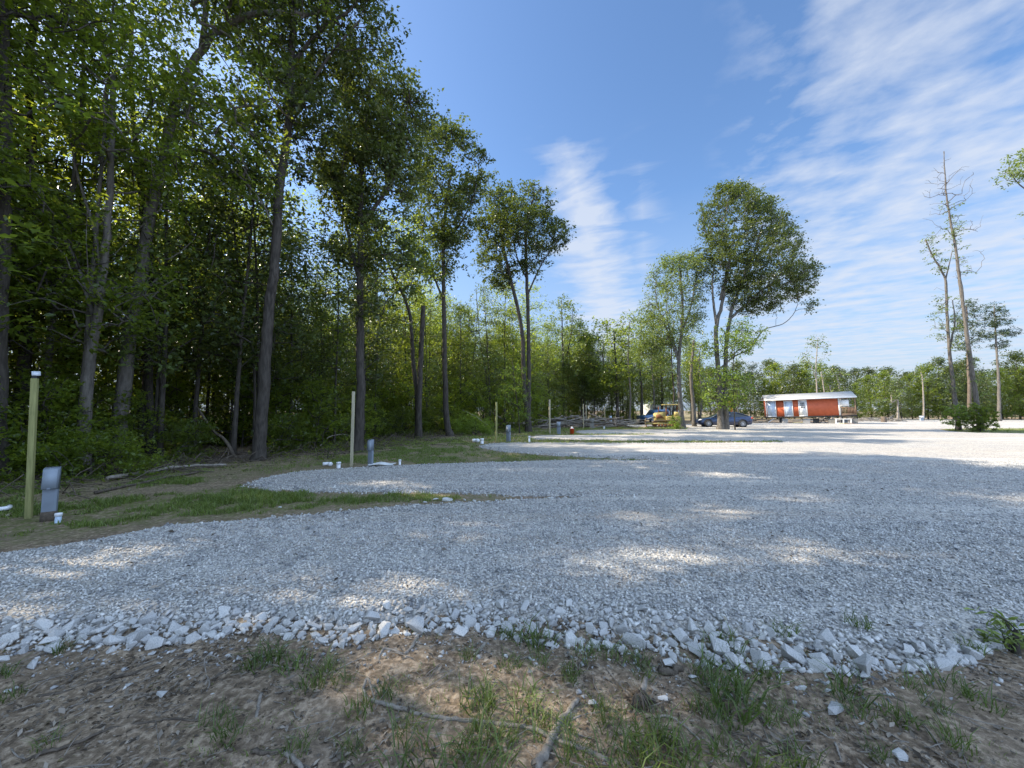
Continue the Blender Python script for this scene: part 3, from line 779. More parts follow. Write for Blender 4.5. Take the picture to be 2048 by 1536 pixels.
tree('forked dark oak directly behind the second bare wooden post', 15.2, [([(716,903),(720,830),(721,747),(720,611),(721,491),(721,398),(726,299),(732,232),(742,160)], .20, .07),
   ([(720,560),(705,508),(692,447),(675,390),(660,340)], .09, .03), ([(721,450),(760,400),(790,350),(800,290),(815,220)], .09, .03), ([(726,299),(700,250),(690,200)], .06, .02)],
  [([(682,149),(715,120),(746,104),(766,108),(772,130),(809,134),(835,150),(844,178),(862,184),(878,200),(880,219),(862,252),(845,268),(832,285),(838,320),(846,365),(820,420),(790,440),(770,400),(740,380),(735,450),(700,440),(665,465),(658,385),(636,332),(650,299),(686,270),(676,220),(676,186)], 430, 2.6),
   ([(640,430),(700,450),(770,430),(850,460),(840,560),(770,660),(700,620),(645,540)], 120, 2.2)], leaf='leafT', lp=68, ls=.155, crad=.44)
tree('slim twin stemmed tree leaning left, between the second and third posts', 22.5, [([(836,872),(835,799),(828,740),(825,713),(822,645),(808,594),(781,539),(760,480)], .17, .06)],
  [([(700,480),(780,430),(850,460),(870,540),(850,600),(800,610),(740,590),(690,540)], 130, 2.6)], leaf='leafA', lp=40, ls=.16, crad=.6)
tree('topless snag with a sawn off upper end, leaning right inside the wood', 22.2, [([(838,872),(839,790),(842,713),(845,650),(847,612)], .17, .13)], [], name='dead_tree', cat='dead tree', bark='bark')
tree('tall slender oak with round open crown, to the left of the first pale gravel tip', 24.6, [([(902,872),(893,840),(890,748),(888,662),(887,577),(887,474),(893,400),(905,330)], .22, .07),
   ([(887,500),(905,470),(925,440),(945,400),(955,350)], .09,.03), ([(887,600),(870,560),(850,520),(845,450)], .08,.03), ([(893,400),(870,350),(865,300)], .06,.02)],
  [([(835,290),(850,262),(875,254),(895,262),(918,254),(938,268),(948,282),(968,298),(980,320),(981,335),(965,355),(962,385),(945,410),(958,438),(935,460),(912,490),(905,560),(880,600),(850,560),(835,500),(828,430),(832,360)], 330, 3.0)], leaf='leafT', lp=62, ls=.195, crad=.5)
tree('twin trunk oak standing behind the third post, crown reaching right over the sky', 29.3, [([(1057,864),(1055,830),(1050,790),(1047,748),(1044,662),(1030,594),(1013,525),(1003,474),(1000,420)], .24, .08),
   ([(1057,850),(1058,782),(1057,679),(1054,577),(1052,474),(1060,420),(1070,390)], .20, .07), ([(1055,590),(1068,560),(1085,525),(1110,490),(1130,465)], .08,.03), ([(1054,560),(1030,500),(1030,440)], .07,.02)],
  [([(958,392),(970,372),(978,345),(992,355),(1000,368),(1018,372),(1035,375),(1048,366),(1075,380),(1098,390),(1110,405),(1103,425),(1124,425),(1134,445),(1147,475),(1141,492),(1114,498),(1090,520),(1072,545),(1062,580),(1040,540),(1025,560),(995,585),(975,560),(952,545),(958,474),(950,430)], 360, 3.2)], leaf='leafT', lp=62, ls=.205, crad=.5)
# small leafy saplings hugging that oak
tree('young leafy sapling hugging the foot of the twin trunk oak', 27.5, [([(1040,868),(1036,820),(1030,770),(1024,720)], .05, .02)],
  [([(1000,790),(1015,740),(1035,715),(1050,750),(1062,800),(1055,850),(1020,855),(1010,825)], 60, 1.4)], leaf='leafD', lp=40, ls=.14, crad=.42, name='sapling', cat='sapling', minfrac=.1)

# --- middle clump: poplar-like tree, big oak
tree('tall feathery tree with pale trunks, right behind the yellow bulldozer', 33.5, [([(1368,860),(1362,820),(1358,760),(1358,715),(1363,665),(1365,614),(1362,560),(1358,525)], .22, .06),
   ([(1360,730),(1345,690),(1330,650),(1315,610),(1310,570)], .10, .03), ([(1363,665),(1380,620),(1390,570),(1395,540)], .09, .03), ([(1358,715),(1335,640),(1335,580)], .08,.02)],
  [([(1277,640),(1291,593),(1299,560),(1312,535),(1327,520),(1352,507),(1377,508),(1397,522),(1413,546),(1417,577),(1409,600),(1400,640),(1385,655),(1375,690),(1352,700),(1335,690),(1308,715),(1285,725),(1266,740),(1262,722),(1277,681)], 480, 3.2)], bark='barkG', leaf='leafC', lp=50, ls=.16, crad=.6)
tree('bare grey trunk standing between the bulldozer and the blue car', 38, [([(1389,852),(1385,800),(1382,760),(1384,725),(1388,680)], .2, .09)],
  [([(1365,690),(1380,650),(1400,640),(1415,690),(1410,740),(1390,760),(1370,740)], 40, 2.2)], bark='barkG', leaf='leafA', lp=30, ls=.18, crad=.6)
tree('large lopsided oak leaning over to the right, in front of the blue car', 32.0, [([(1442,861),(1441,840),(1439,800),(1438,766),(1433,698),(1433,648),(1443,614),(1452,560),(1462,500)], .27, .09),
   ([(1452,861),(1452,834),(1450,800),(1450,766),(1453,681),(1458,648),(1466,610),(1485,560),(1510,500),(1525,450)], .23, .08),
   ([(1433,648),(1426,597),(1425,560),(1430,520)], .12, .04), ([(1458,640),(1490,610),(1530,575),(1570,555)], .12, .04), ([(1440,600),(1452,540),(1445,450)], .1,.04),
   ([(1442,735),(1470,712),(1500,698),(1515,675),(1531,658),(1565,648),(1585,631),(1595,610)], .07, .02)],
  [([(1401,411),(1416,401),(1430,380),(1443,372),(1460,378),(1489,368),(1491,386),(1521,397),(1545,414),(1556,432),(1573,441),(1582,461),(1595,478),(1604,495),(1611,512),(1601,527),(1627,530),(1634,568),(1631,584),(1612,592),(1588,598),(1555,606),(1545,624),(1521,628),(1497,631),(1477,624),(1459,612),(1457,590),(1448,566),(1430,566),(1413,550),(1402,528),(1416,495),(1412,465),(1404,440)], 1000, 4.0),
   ([(1608,606),(1634,602),(1634,612),(1615,626)], 6, .5), ([(1392,498),(1410,494),(1408,508),(1394,510)], 6, .5)], leaf='leafT', bark='barkG', lp=58, ls=.17, crad=.46, twig=.008)
tree('light green young tree growing against the lopsided oak', 31.0, [([(1470,856),(1468,800),(1466,740),(1470,690),(1480,650)], .05, .02)],
  [([(1405,690),(1430,655),(1470,640),(1510,650),(1540,660),(1530,680),(1500,700),(1480,720),(1440,720),(1410,715)], 110, 2.2),
   ([(1400,760),(1430,735),(1480,740),(1500,760),(1485,790),(1470,815),(1420,815),(1400,795)], 90, 1.6)], leaf='leafD', lp=40, ls=.15, crad=.45, minfrac=.1)
# --- right group
RT = tree('taller of two half dead trees at right, bare crown of fine branches', 30.5, [([(1962,862),(1955,815),(1944,739),(1935,681),(1928,622),(1920,563),(1911,495),(1901,443),(1893,391),(1889,338),(1888,302)], .17, .02)],
  [([(1895,400),(1912,400),(1918,480),(1910,500),(1896,460)], 26, .6), ([(1905,480),(1925,480),(1928,560),(1912,520)], 10, .5), ([(1930,690),(1960,740),(1975,800),(1940,780)], 14, .8)], bark='barkG', leaf='leafC', lp=28, ls=.13, crad=.26,
  bare=[([(1842,420),(1860,350),(1888,300),(1915,340),(1935,380),(1920,440),(1960,430),(1985,420),(1960,470),(1930,500),(1900,440),(1870,420),(1842,370)], 110, 2.0), ([(1880,470),(1850,430),(1845,460),(1890,500),(1915,520),(1960,490),(1950,560),(1915,560)], 30, 1.5)])
tree('shorter half dead tree at right with leaf tufts down its trunk', 31.5, [([(1918,858),(1910,798),(1906,763),(1899,704),(1895,645),(1893,599),(1891,561),(1880,536),(1864,510),(1851,479)], .145, .04),
   ([(1891,561),(1898,530),(1905,500)], .06, .02), ([(1899,704),(1905,670),(1910,640),(1905,600)], .08,.03)],
  [([(1844,472),(1858,476),(1868,500),(1882,520),(1886,545),(1868,530),(1850,500)], 22, .5), ([(1878,590),(1908,590),(1915,640),(1912,700),(1898,710),(1885,690),(1875,640)], 42, 1.0), ([(1895,750),(1915,755),(1918,790),(1895,785)], 10, .6)], bark='barkG', leaf='leafC', lp=28, ls=.14, crad=.28,
  bare=[([(1860,590),(1870,570),(1900,620),(1890,640)], 6, .6)])
tree('bushy pine behind the two half dead trees', 58, [([(1940,842),(1938,760),(1935,700),(1934,640),(1933,612)], .25, .06)],
  [([(1908,640),(1918,610),(1935,602),(1955,612),(1972,625),(1968,650),(1975,665),(1955,685),(1925,700),(1905,690),(1915,665)], 85, 2.6)], name='pine_tree', leaf='leafP', lp=46, ls=.30, crad=.6, asp=.3, bark='barkR')
tree('lone slim pine with flat layered branches, further right of the dead trees', 56, [([(1998,843),(1998,800),(1997,751),(1993,700),(1991,652),(1988,612)], .24, .05)],
  [([(1980,620),(1988,606),(1998,615),(2005,635),(1990,640)], 22, 1.2), ([(1970,640),(2012,632),(2022,648),(1975,655)], 24, 1.6), ([(1962,665),(2035,655),(2036,668),(1968,680)], 30, 2.2), ([(1975,690),(2020,682),(2005,698)], 12, 1.5)], name='pine_tree', leaf='leafP', lp=40, ls=.30, crad=.45, asp=.3, bark='barkG')
tree('tree whose leafy branch tips reach in at the right edge of the picture', 22, [([(2125,880),(2120,700),(2110,500),(2100,380),(2090,250)], .28, .08), ([(2105,440),(2080,400),(2040,370),(2020,345)], .05,.02)],
  [([(2075,250),(2150,200),(2220,330),(2180,500),(2110,480),(2095,380),(2075,330)], 120, 2.5), ([(2008,318),(2030,308),(2048,330),(2048,372),(2030,365),(2010,350)], 14, .5)], leaf='leafC', lp=36, ls=.16, crad=.42, bark='barkG')
tree('thin sparse tree with pale leaves poking up behind the red shed', 56, [([(1636,842),(1634,783),(1632,740),(1634,700),(1636,675)], .14, .03), ([(1633,760),(1622,730),(1612,715)], .05,.02)],
  [([(1597,715),(1612,700),(1625,672),(1640,664),(1648,690),(1655,705),(1640,735),(1625,740),(1608,728)], 40, 2.4)], leaf='leafC', lp=16, ls=.26, crad=.55, bark='dead')

# --- fill trees: prototypes in local coordinates
def proto_pts(n, h, z0, rw, rg, shape='oval', lean=0):
    out = []
    while len(out) < n:
        z = rg.random(); r = rg.random()**.5; a = rg.random()*2*math.pi
        if shape == 'oval': w = math.sin(math.pi*min(1, z**.8*.93+.07))**.6
        elif shape == 'cone': w = (1-z)**.8*.9+.12
        else: w = (.75+.25*math.sin(z*9+1))*(1 if z < .75 else (1-z)/.25*.8+.2)
        w *= 1+.25*math.sin(3*a+z*7)
        out.append((r*w*rw*math.cos(a)+lean*z, r*w*rw*math.sin(a), z0+(h-z0)*z))
    return np.array(out)
def proto(name, h, z0, rw, n, shape, leaf, bark, lp, ls, crad, r0, seed, asp=.55, up=.55, stems=1):
    rg = np.random.default_rng(seed); ln = rg.normal()*.4
    cl = proto_pts(n, h, z0, rw, rg, shape, ln)
    T = []
    for s in range(stems):
        a = rg.random()*6.28; q = 0 if s == 0 else .25
        T.append((np.array([(q*math.cos(a), q*math.sin(a), -.2), (q*math.cos(a)+ln*.2, q*math.sin(a), h*.3), (q*3*math.cos(a)+ln*.5+rg.normal()*.1, q*3*math.sin(a)+rg.normal()*.1, h*.6), (q*4*math.cos(a)+ln, q*4*math.sin(a), h*.95)]), r0*(1 if s == 0 else .7), r0*.25))
    tm, cm = MB(), MB(); grow(tm, cm, T, cl, rg, crad, lp, ls, minfrac=z0/h*.8, asp=asp, up=up)
    root = thing(name, '', 'tree', (0, 0, 0))
    tm.build('trunk', M[bark], root, smooth=True); cm.build('crown', M[leaf], root)
    return root
def place_all(protos, plist, cat, used=None):
    """plist: (x, y, protoIndex, scale, label, group)"""
    used = used if used is not None else set()
    for x, y, k, s, lab, grp in plist:
        rz = random.uniform(0, 6.28); z = -.06
        if k in used: dup(protos[k], (x, y, z), rz, lab, grp, (s*random.uniform(.88, 1.12), s*random.uniform(.88, 1.12), s))
        else:
            o = protos[k]; o.location = (x, y, z); o.rotation_euler = (0, 0, rz); o.scale = (s, s, s); used.add(k)
            o['label'] = lab; o['group'] = grp
        protos[k]['category'] = cat
    for i, p_ in enumerate(protos):
        if i not in used:
            for c_ in list(p_.children): bpy.data.objects.remove(c_)
            bpy.data.objects.remove(p_)
FP = [proto('broadleaf_tree', 15, 4.2, 2.6, 150, 'oval', 'leafB', 'bark', 44, .17, .62, .12, 1),
      proto('broadleaf_tree', 14, 3.6, 2.2, 140, 'col', 'leafA', 'bark', 44, .17, .6, .10, 2),
      proto('broadleaf_tree', 13, 2.8, 2.2, 140, 'oval', 'leafC', 'bark', 42, .17, .6, .09, 3, stems=2),
      proto('broadleaf_tree', 12, 2.0, 1.9, 130, 'col', 'leafA', 'bark', 44, .17, .6, .08, 4),
      proto('broadleaf_tree', 12, 3.5, 2.4, 130, 'cone', 'leafT', 'bark', 44, .18, .6, .09, 5)]
EDGE = [(-12,-12),(-11.6,2),(-11.2,8.2),(-10.6,11.2),(-9.2,14),(-7.4,17),(-5.8,25.2),(-1.5,30.5),(1.6,33),(3.5,40),(7.5,47),(14,50),(20,56),(27,62)]
ex = np.array(EDGE)
def xedge(y): return np.interp(y, ex[:, 1], ex[:, 0])
def zlabel(x, y, what):
    px = toPX((x, y, 0))[0]
    dp = 'at the edge' if xedge(y)-x < 4 else 'deep inside'
    z = [(-1e9, 0, 'beyond the picture\'s left edge'), (0, 110, 'behind the first post and its grey box'), (110, 280, 'behind the leafy thicket at left'),
         (280, 500, 'between leaning grey trunk and tall oak'), (500, 640, 'behind the tall dark oak trunk'), (640, 780, 'behind the second post'),
         (780, 900, 'around the topless snag'), (900, 1010, 'left of the third post'), (1010, 1120, 'behind the twin trunk oak'),
         (1120, 1230, 'behind the pile of felled logs'), (1230, 1330, 'behind the yellow bulldozer'), (1330, 1e9, 'behind the blue car')]
    for a, b_, t in z:
        if a <= px < b_: return f'{what} {dp}, {t}'
kinds = ['slim tree with mid green crown', 'narrow dark green tree', 'two stemmed green tree', 'low branched dark tree', 'pointed light green tree', 'tall fine leaved tree', 'tall many branched tree']
pl = []; pts = []
def ok(x, y, md):
    return all((x-a)**2+(y-b_)**2 > md*md for a, b_ in pts)
tries = 0
rnd = random.Random(3)
PH = [15, 14, 13, 12, 12, 20, 19]
nnear = nfill = 0
while len(pl)+nfill < 235 and tries < 20000:
    tries += 1
    y = rnd.choice((rnd.uniform(-9, 10), rnd.uniform(5, 30), rnd.uniform(12, 58))); xe = xedge(y)
    x = xe-abs(rnd.gauss(0, 1))*(6.5 if y > 8 else 5)-.4
    px = CX+F*x/y if y > 1 else -500
    if x < -1.5*max(y, 0)-16: continue
    if not ok(x, y, 1.75): continue
    pts.append((x, y)); k = rnd.randrange(5)
    s = rnd.uniform(.82, 1.12)
    if y > 20: s *= .84
    if y > 40: s *= .92
    if px > 560 and px < 700: s *= .8
    if y < 12.5 and x < -9:
        if nnear > 78: continue
        nnear += 1; rg = np.random.default_rng(5000+nnear); h_ = (20.5 if px < 0 and y > -3 else 15.5)*s*1.04; k2 = nnear % 3
        cl = proto_pts(290 if px < 0 else 215, h_, 3.2, 2.8, rg, ('oval', 'col', 'oval')[k2], rg.normal()*.4)+np.array((x, y, 0)); cl = carve(cl)
        ln = rg.normal()*.3; r0 = rg.uniform(.08, .15)
        T = [(np.array([(x, y, -.25), (x+ln*.3, y+rg.normal()*.1, h_*.3), (x+ln+rg.normal()*.15, y+rg.normal()*.15, h_*.6), (x+ln*1.6, y, h_*.95)]), r0, r0*.3)]
        tm, cm = MB(), MB(); grow(tm, cm, T, cl, rg, .55, 46, .19 if px < -150 else .14, minfrac=.2)
        root = thing('broadleaf_tree', zlabel(x, y, kinds[5+k2 % 2]), 'tree', (x, y, -.05), 0, 'trees of the dense wood')
        tm.build('trunk', M[('bark', 'barkG')[nnear % 5 == 0]], root, (x, y, -.05), smooth=True); cm.build('crown', M[('leafB', 'leafA', 'leafB')[k2]], root, (x, y, -.05))
        nfill += 1; continue
    pl.append((x, y, k, s, zlabel(x, y, kinds[k]), 'trees of the dense wood'))
for i in range(22):
    y = rnd.uniform(47, 60); x = (rnd.uniform(1130, 1400)-CX)/F*y; k = rnd.randrange(5)
    pl.append((x, y, k, rnd.uniform(.72, .98), zlabel(x, y, kinds[k]), 'trees of the dense wood'))
place_all(FP, pl, 'tree')
# shrubs / understory
SP = [proto('shrub', 2.6, .25, 1.2, 60, 'oval', 'leafB', 'bark', 55, .12, .34, .03, 21, stems=2),
      proto('shrub', 1.7, .15, 1.0, 45, 'oval', 'leafA', 'bark', 55, .11, .32, .02, 22, stems=2),
      proto('shrub', 3.8, .3, 1.2, 70, 'col', 'leafB', 'bark', 50, .13, .38, .035, 23)]
for s_ in SP: s_['category'] = 'shrub'
sk = ['waist high rounded green shrub', 'low dark shrub', 'tall thin leafy shrub']
pl = []; pts = []; tries = 0
while len(pl) < 165 and tries < 20000:
    tries += 1
    y = rnd.choice((rnd.uniform(3, 12), rnd.uniform(9, 30), rnd.uniform(25, 56))); xe = xedge(y)
    x = xe-abs(rnd.gauss(0, 1))*8-.2
    if not ok(x, y, 1.1) or x < -1.5*y-6: continue
    pts.append((x, y)); k = rnd.choice((0, 0, 1, 2, 2)); s = rnd.uniform(.75, 1.2)
    pl.append((x, y, k, s, zlabel(x, y, sk[k]), 'undergrowth of the wood'))
place_all(SP, pl, 'shrub')

# far tree line to the right
TP = [proto('broadleaf_tree', 11, 1.0, 3.2, 150, 'oval', 'leafT', 'barkG', 44, .30, .8, .14, 31),
      proto('broadleaf_tree', 11, .8, 3.0, 150, 'oval', 'leafA', 'bark', 44, .30, .8, .14, 32),
      proto('broadleaf_tree', 11, 1.5, 2.6, 120, 'col', 'leafT', 'barkG', 44, .30, .8, .14, 33),
      proto('pine_tree', 12, 5, 2.2, 60, 'col', 'leafP', 'barkR', 36, .34, .7, .15, 34, asp=.3)]
pl = []
def flabel(px, what, row):
    z = [(-1e9, 1400, 'between the bulldozer and the blue car'), (1400, 1535, 'behind the blue car'), (1535, 1620, 'behind the left end of the red shed'), (1620, 1720, 'behind the right end of the red shed'),
         (1720, 1800, 'above the brush piles right of the shed'), (1800, 1880, 'left of the two half dead trees'), (1880, 1960, 'behind the two half dead trees'), (1960, 1e9, 'near the right edge of the picture')]
    for a, b_, t in z:
        if a <= px < b_: return f'{what} in far {row}, {t}'
fk = ['rounded pale green tree', 'rounded full green tree', 'upright dull green tree', 'high crowned pine']
px = 1395
while px < 2330:
    d = rnd.uniform(62, 70); X_ = (px-CX)/F*d
    k = rnd.choice((0, 0, 1, 1, 2)); s = rnd.uniform(.55, .92)
    if px > 1880: s *= 1.15
    pl.append((X_, d, k, s, flabel(px, fk[k], 'front row'), 'far tree line')); px += rnd.uniform(20, 36)
px = 1290
while px < 2360:
    d = rnd.uniform(76, 88); X_ = (px-CX)/F*d
    k = rnd.choice((0, 1, 2, 2, 3)); s = rnd.uniform(.8, 1.15)
    if px > 1880: s *= 1.12
    pl.append((X_, d, k, s, flabel(px, fk[k], 'back row'), 'far tree line')); px += rnd.uniform(26, 40)
place_all(TP, pl, 'tree')
# mid-ground edge trees (x 1120..1300)
tree('pale pointed poplar rising above the wood behind the log pile', 47, [([(1128,850),(1127,760),(1125,680),(1123,600)], .22, .04), ([(1127,740),(1140,680),(1146,615)], .1, .03)],
  [([(1118,598),(1123,588),(1132,610),(1140,600),(1147,600),(1155,630),(1170,650),(1178,720),(1160,790),(1110,790),(1085,700),(1100,640)], 200, 3.2)], leaf='leafC', lp=40, ls=.25, crad=.7)
tree('dark dense tree closing the wood just left of the bulldozer', 46, [([(1236,852),(1234,780),(1230,700),(1228,660)], .2, .06)],
  [([(1165,680),(1185,645),(1215,640),(1240,655),(1262,680),(1270,740),(1255,790),(1210,790),(1170,770)], 190, 3.2)], leaf='leafA', lp=42, ls=.25, crad=.7)
for i, (px, top, Yd, lab) in enumerate([(1258,640,44,'thin leaning stem left of the bulldozer, sky showing behind it'), (1281,650,46,'thin dark stem straight above the bulldozer blade'), (1305,640,50,'pale slim trunk behind the bulldozer hood'), (1322,650,52,'slim trunk behind the bulldozer canopy'), (1400,690,52,'pale slim stem left of the blue car'), (1345,640,48,'slim stem just left of the feathery tree')]):
    tree(lab, Yd, [([(px,852),(px+3,790),(px-2,720),(px+2,top)], .13, .05)], [([(px-35,top+20),(px-10,top-15),(px+20,top-10),(px+35,top+50),(px+25,top+120),(px-30,top+110)], 55, 2.2)], leaf='leafC' if i % 2 else 'leafA', lp=34, ls=.24, crad=.65, bark='bark' if i % 2 else 'barkG')
for i, (px, x2, top, lab) in enumerate([(1650,1645,744,'pale bare trunk behind the shed roof, first right of the sparse tree'), (1665,1662,770,'short thin pale trunk behind the middle of the shed roof'), (1681,1676,748,'pale bare trunk nearest the right end of the shed roof'), (1847,1845,745,'white barked leaning trunk left of the half dead trees'), (1795,1785,790,'crooked pale stem among the trees above the brush piles')]):
    tree(lab, 60, [([(px,840),(px,800),(x2,top+15),(x2-3,top)], .13, .06)], [([(x2-12,top-8),(x2+10,top-16),(x2+18,top+12),(x2-8,top+18)], 8, 1.0)], leaf='leafC', lp=24, ls=.28, crad=.5, bark='dead')
# bushes on the right isle and at the post
def bush(label, Y, poly, n, leaf, ls, th, base, crad=.3, lp=50, asp=.55):
    tree(label, Y, [([base, (base[0]+2, base[1]-(base[1]-min(p[1] for p in poly))*.7)], .03, .01)], [(poly, n, th)], name='bush', cat='bush', leaf=leaf, ls=ls, lp=lp, crad=crad, minfrac=.0, asp=asp, twig=.004)
bush('dense dark bush at the foot of the taller half dead tree', 29.5, [(1936,862),(1932,840),(1940,815),(1960,806),(1978,815),(1988,838),(1990,860)], 190, 'leafA', .10, .8, (1960,863), crad=.10)
bush('light green bush at the foot of the shorter half dead tree', 30.8, [(1893,850),(1890,825),(1900,808),(1925,812),(1934,835),(1930,852)], 80, 'leafD', .10, .6, (1910,857), crad=.11)
bush('leafy thicket behind the first grey box, under the leaning trunk', 9.3, [(75,985),(90,920),(110,880),(150,860),(200,850),(225,870),(260,890),(290,920),(285,985),(180,1000)], 190, 'leafB', .085, 1.0, (180,1000), crad=.2, lp=44)
bush('wild grass and weeds beside the third post', 25.5, [(905,872),(912,840),(930,825),(960,830),(985,845),(990,868)], 70, 'leafD', .2, 1.0, (950,872), crad=.3, asp=.15)
bush('light leafy weed growing at the foot of the feathery tree', 32.5, [(1340,858),(1342,835),(1352,828),(1362,845),(1362,860)], 22, 'leafD', .12, .6, (1352,860), crad=.2)
bush('wispy young bush reaching in above the bare twigs left of the second post', 13.2, [(620,925),(625,890),(650,880),(690,885),(690,925)], 14, 'leafA', .08, .6, (655,928), crad=.2, lp=20)
bush('yellow-green leafy plant at the right edge beside the rocks', 2.75, [(1990,1290),(1980,1268),(1995,1252),(2010,1235),(2060,1250),(2100,1290),(2060,1320)], 26, 'grassY', .06, .15, (2030,1325), crad=.04, lp=12, asp=.3)

# ------------------------------------------------------------------ grass strips, tufts, litter, sticks
def blades(mb, x, y, z, h, w, rg, bend=.35, v=None, segs=2):
    n = len(x); a = rg.random(n)*2*math.pi; d = np.stack([np.cos(a), np.sin(a), np.zeros(n)], -1)
    b2 = rg.random(n)*2*math.pi; s = np.stack([np.cos(b2), np.sin(b2), np.zeros(n)], -1)
    o = np.stack([x, y, z], -1); bd = (bend*(.3+rg.random(n)))[:, None]; h = h[:, None]; w = (w*np.ones(n))[:, None]
    upv = np.array([[0, 0, 1.]])
    p0 = o; p1 = o+upv*h*.5+d*h*bd*.25; p2 = o+upv*h*(1-.3*bd)+d*h*bd
    v_ = np.stack([p0-s*w, p0+s*w, p1-s*w*.8, p1+s*w*.8, p2], 1).reshape(-1, 3)
    i = np.arange(n)[:, None]*5
    t = i+[2, 3, 4]; q = i+[0, 1, 3, 2]
    if v is None: v = np.clip(rg.normal(.5, .22, n), 0, 1)
    mb.add(v_, tris=t, quads=q, var=np.repeat(v, 5))
def grass_strip(name, label, n, x0, x1, y0, y1, h0, h1, w, thr, mat='grass'):
    x = RG.uniform(x0, x1, n); y = RG.uniform(y0, y1, n)
    d = sdf(x, y); g = greenness(x, y)*(.5+.9*fbm(x, y, .9, 3)+.75*fbm(x, y, 3.5, 3))
    k = (d > .08) & (g > thr); x, y = x[k], y[k]
    mb = MB(); blades(mb, x, y, gz(x, y)-.005, (h0+(h1-h0)*RG.random(len(x))**1.5)*(1+.8*fbm(x, y, 2.2, 2)), w, RG, .85)
    tag(mb.build(name, M[mat]), label, None, kind='stuff')
grass_strip('grass', 'green grass on the strip between the first two gravel fingers', 120000, -12, 2, 5.2, 9.5, .03, .13, .005, .38)
grass_strip('grass', 'sunlit grass between the second and third gravel fingers', 60000, -6, 8, 9.5, 18, .03, .11, .007, .3)
grass_strip('grass', 'thin patchy grass on the bank at the foot of the wood', 60000, -14, -2, 5.5, 22, .03, .12, .006, .3)
grass_strip('grass', 'bright grass strips between the far gravel fingers', 90000, -6, 18, 17, 44, .04, .14, .014, .25, 'grassY')
grass_strip('grass', 'grass island under the half dead trees', 26000, 28, 60, 26, 38, .04, .14, .015, .25, 'grassY')
# forest floor ground cover
n = 52000; y = RG.uniform(4, 34, n); x = xedge(y)+RG.normal(0, 1, n)*1.7-1.0
k = (sdf(x, y) > .3) & (fbm(x, y, .7, 3) > -.1); x, y = x[k], y[k]
mb = MB(); leaves(mb, np.stack([x, y, gz(x, y)+.02+.16*RG.random(len(x))**2], -1), .07, RG, up=1.0, vmean=.45)
tag(mb.build('ground_cover', M['leafB']), 'low leafy ground cover along the wood edge', None, kind='stuff')

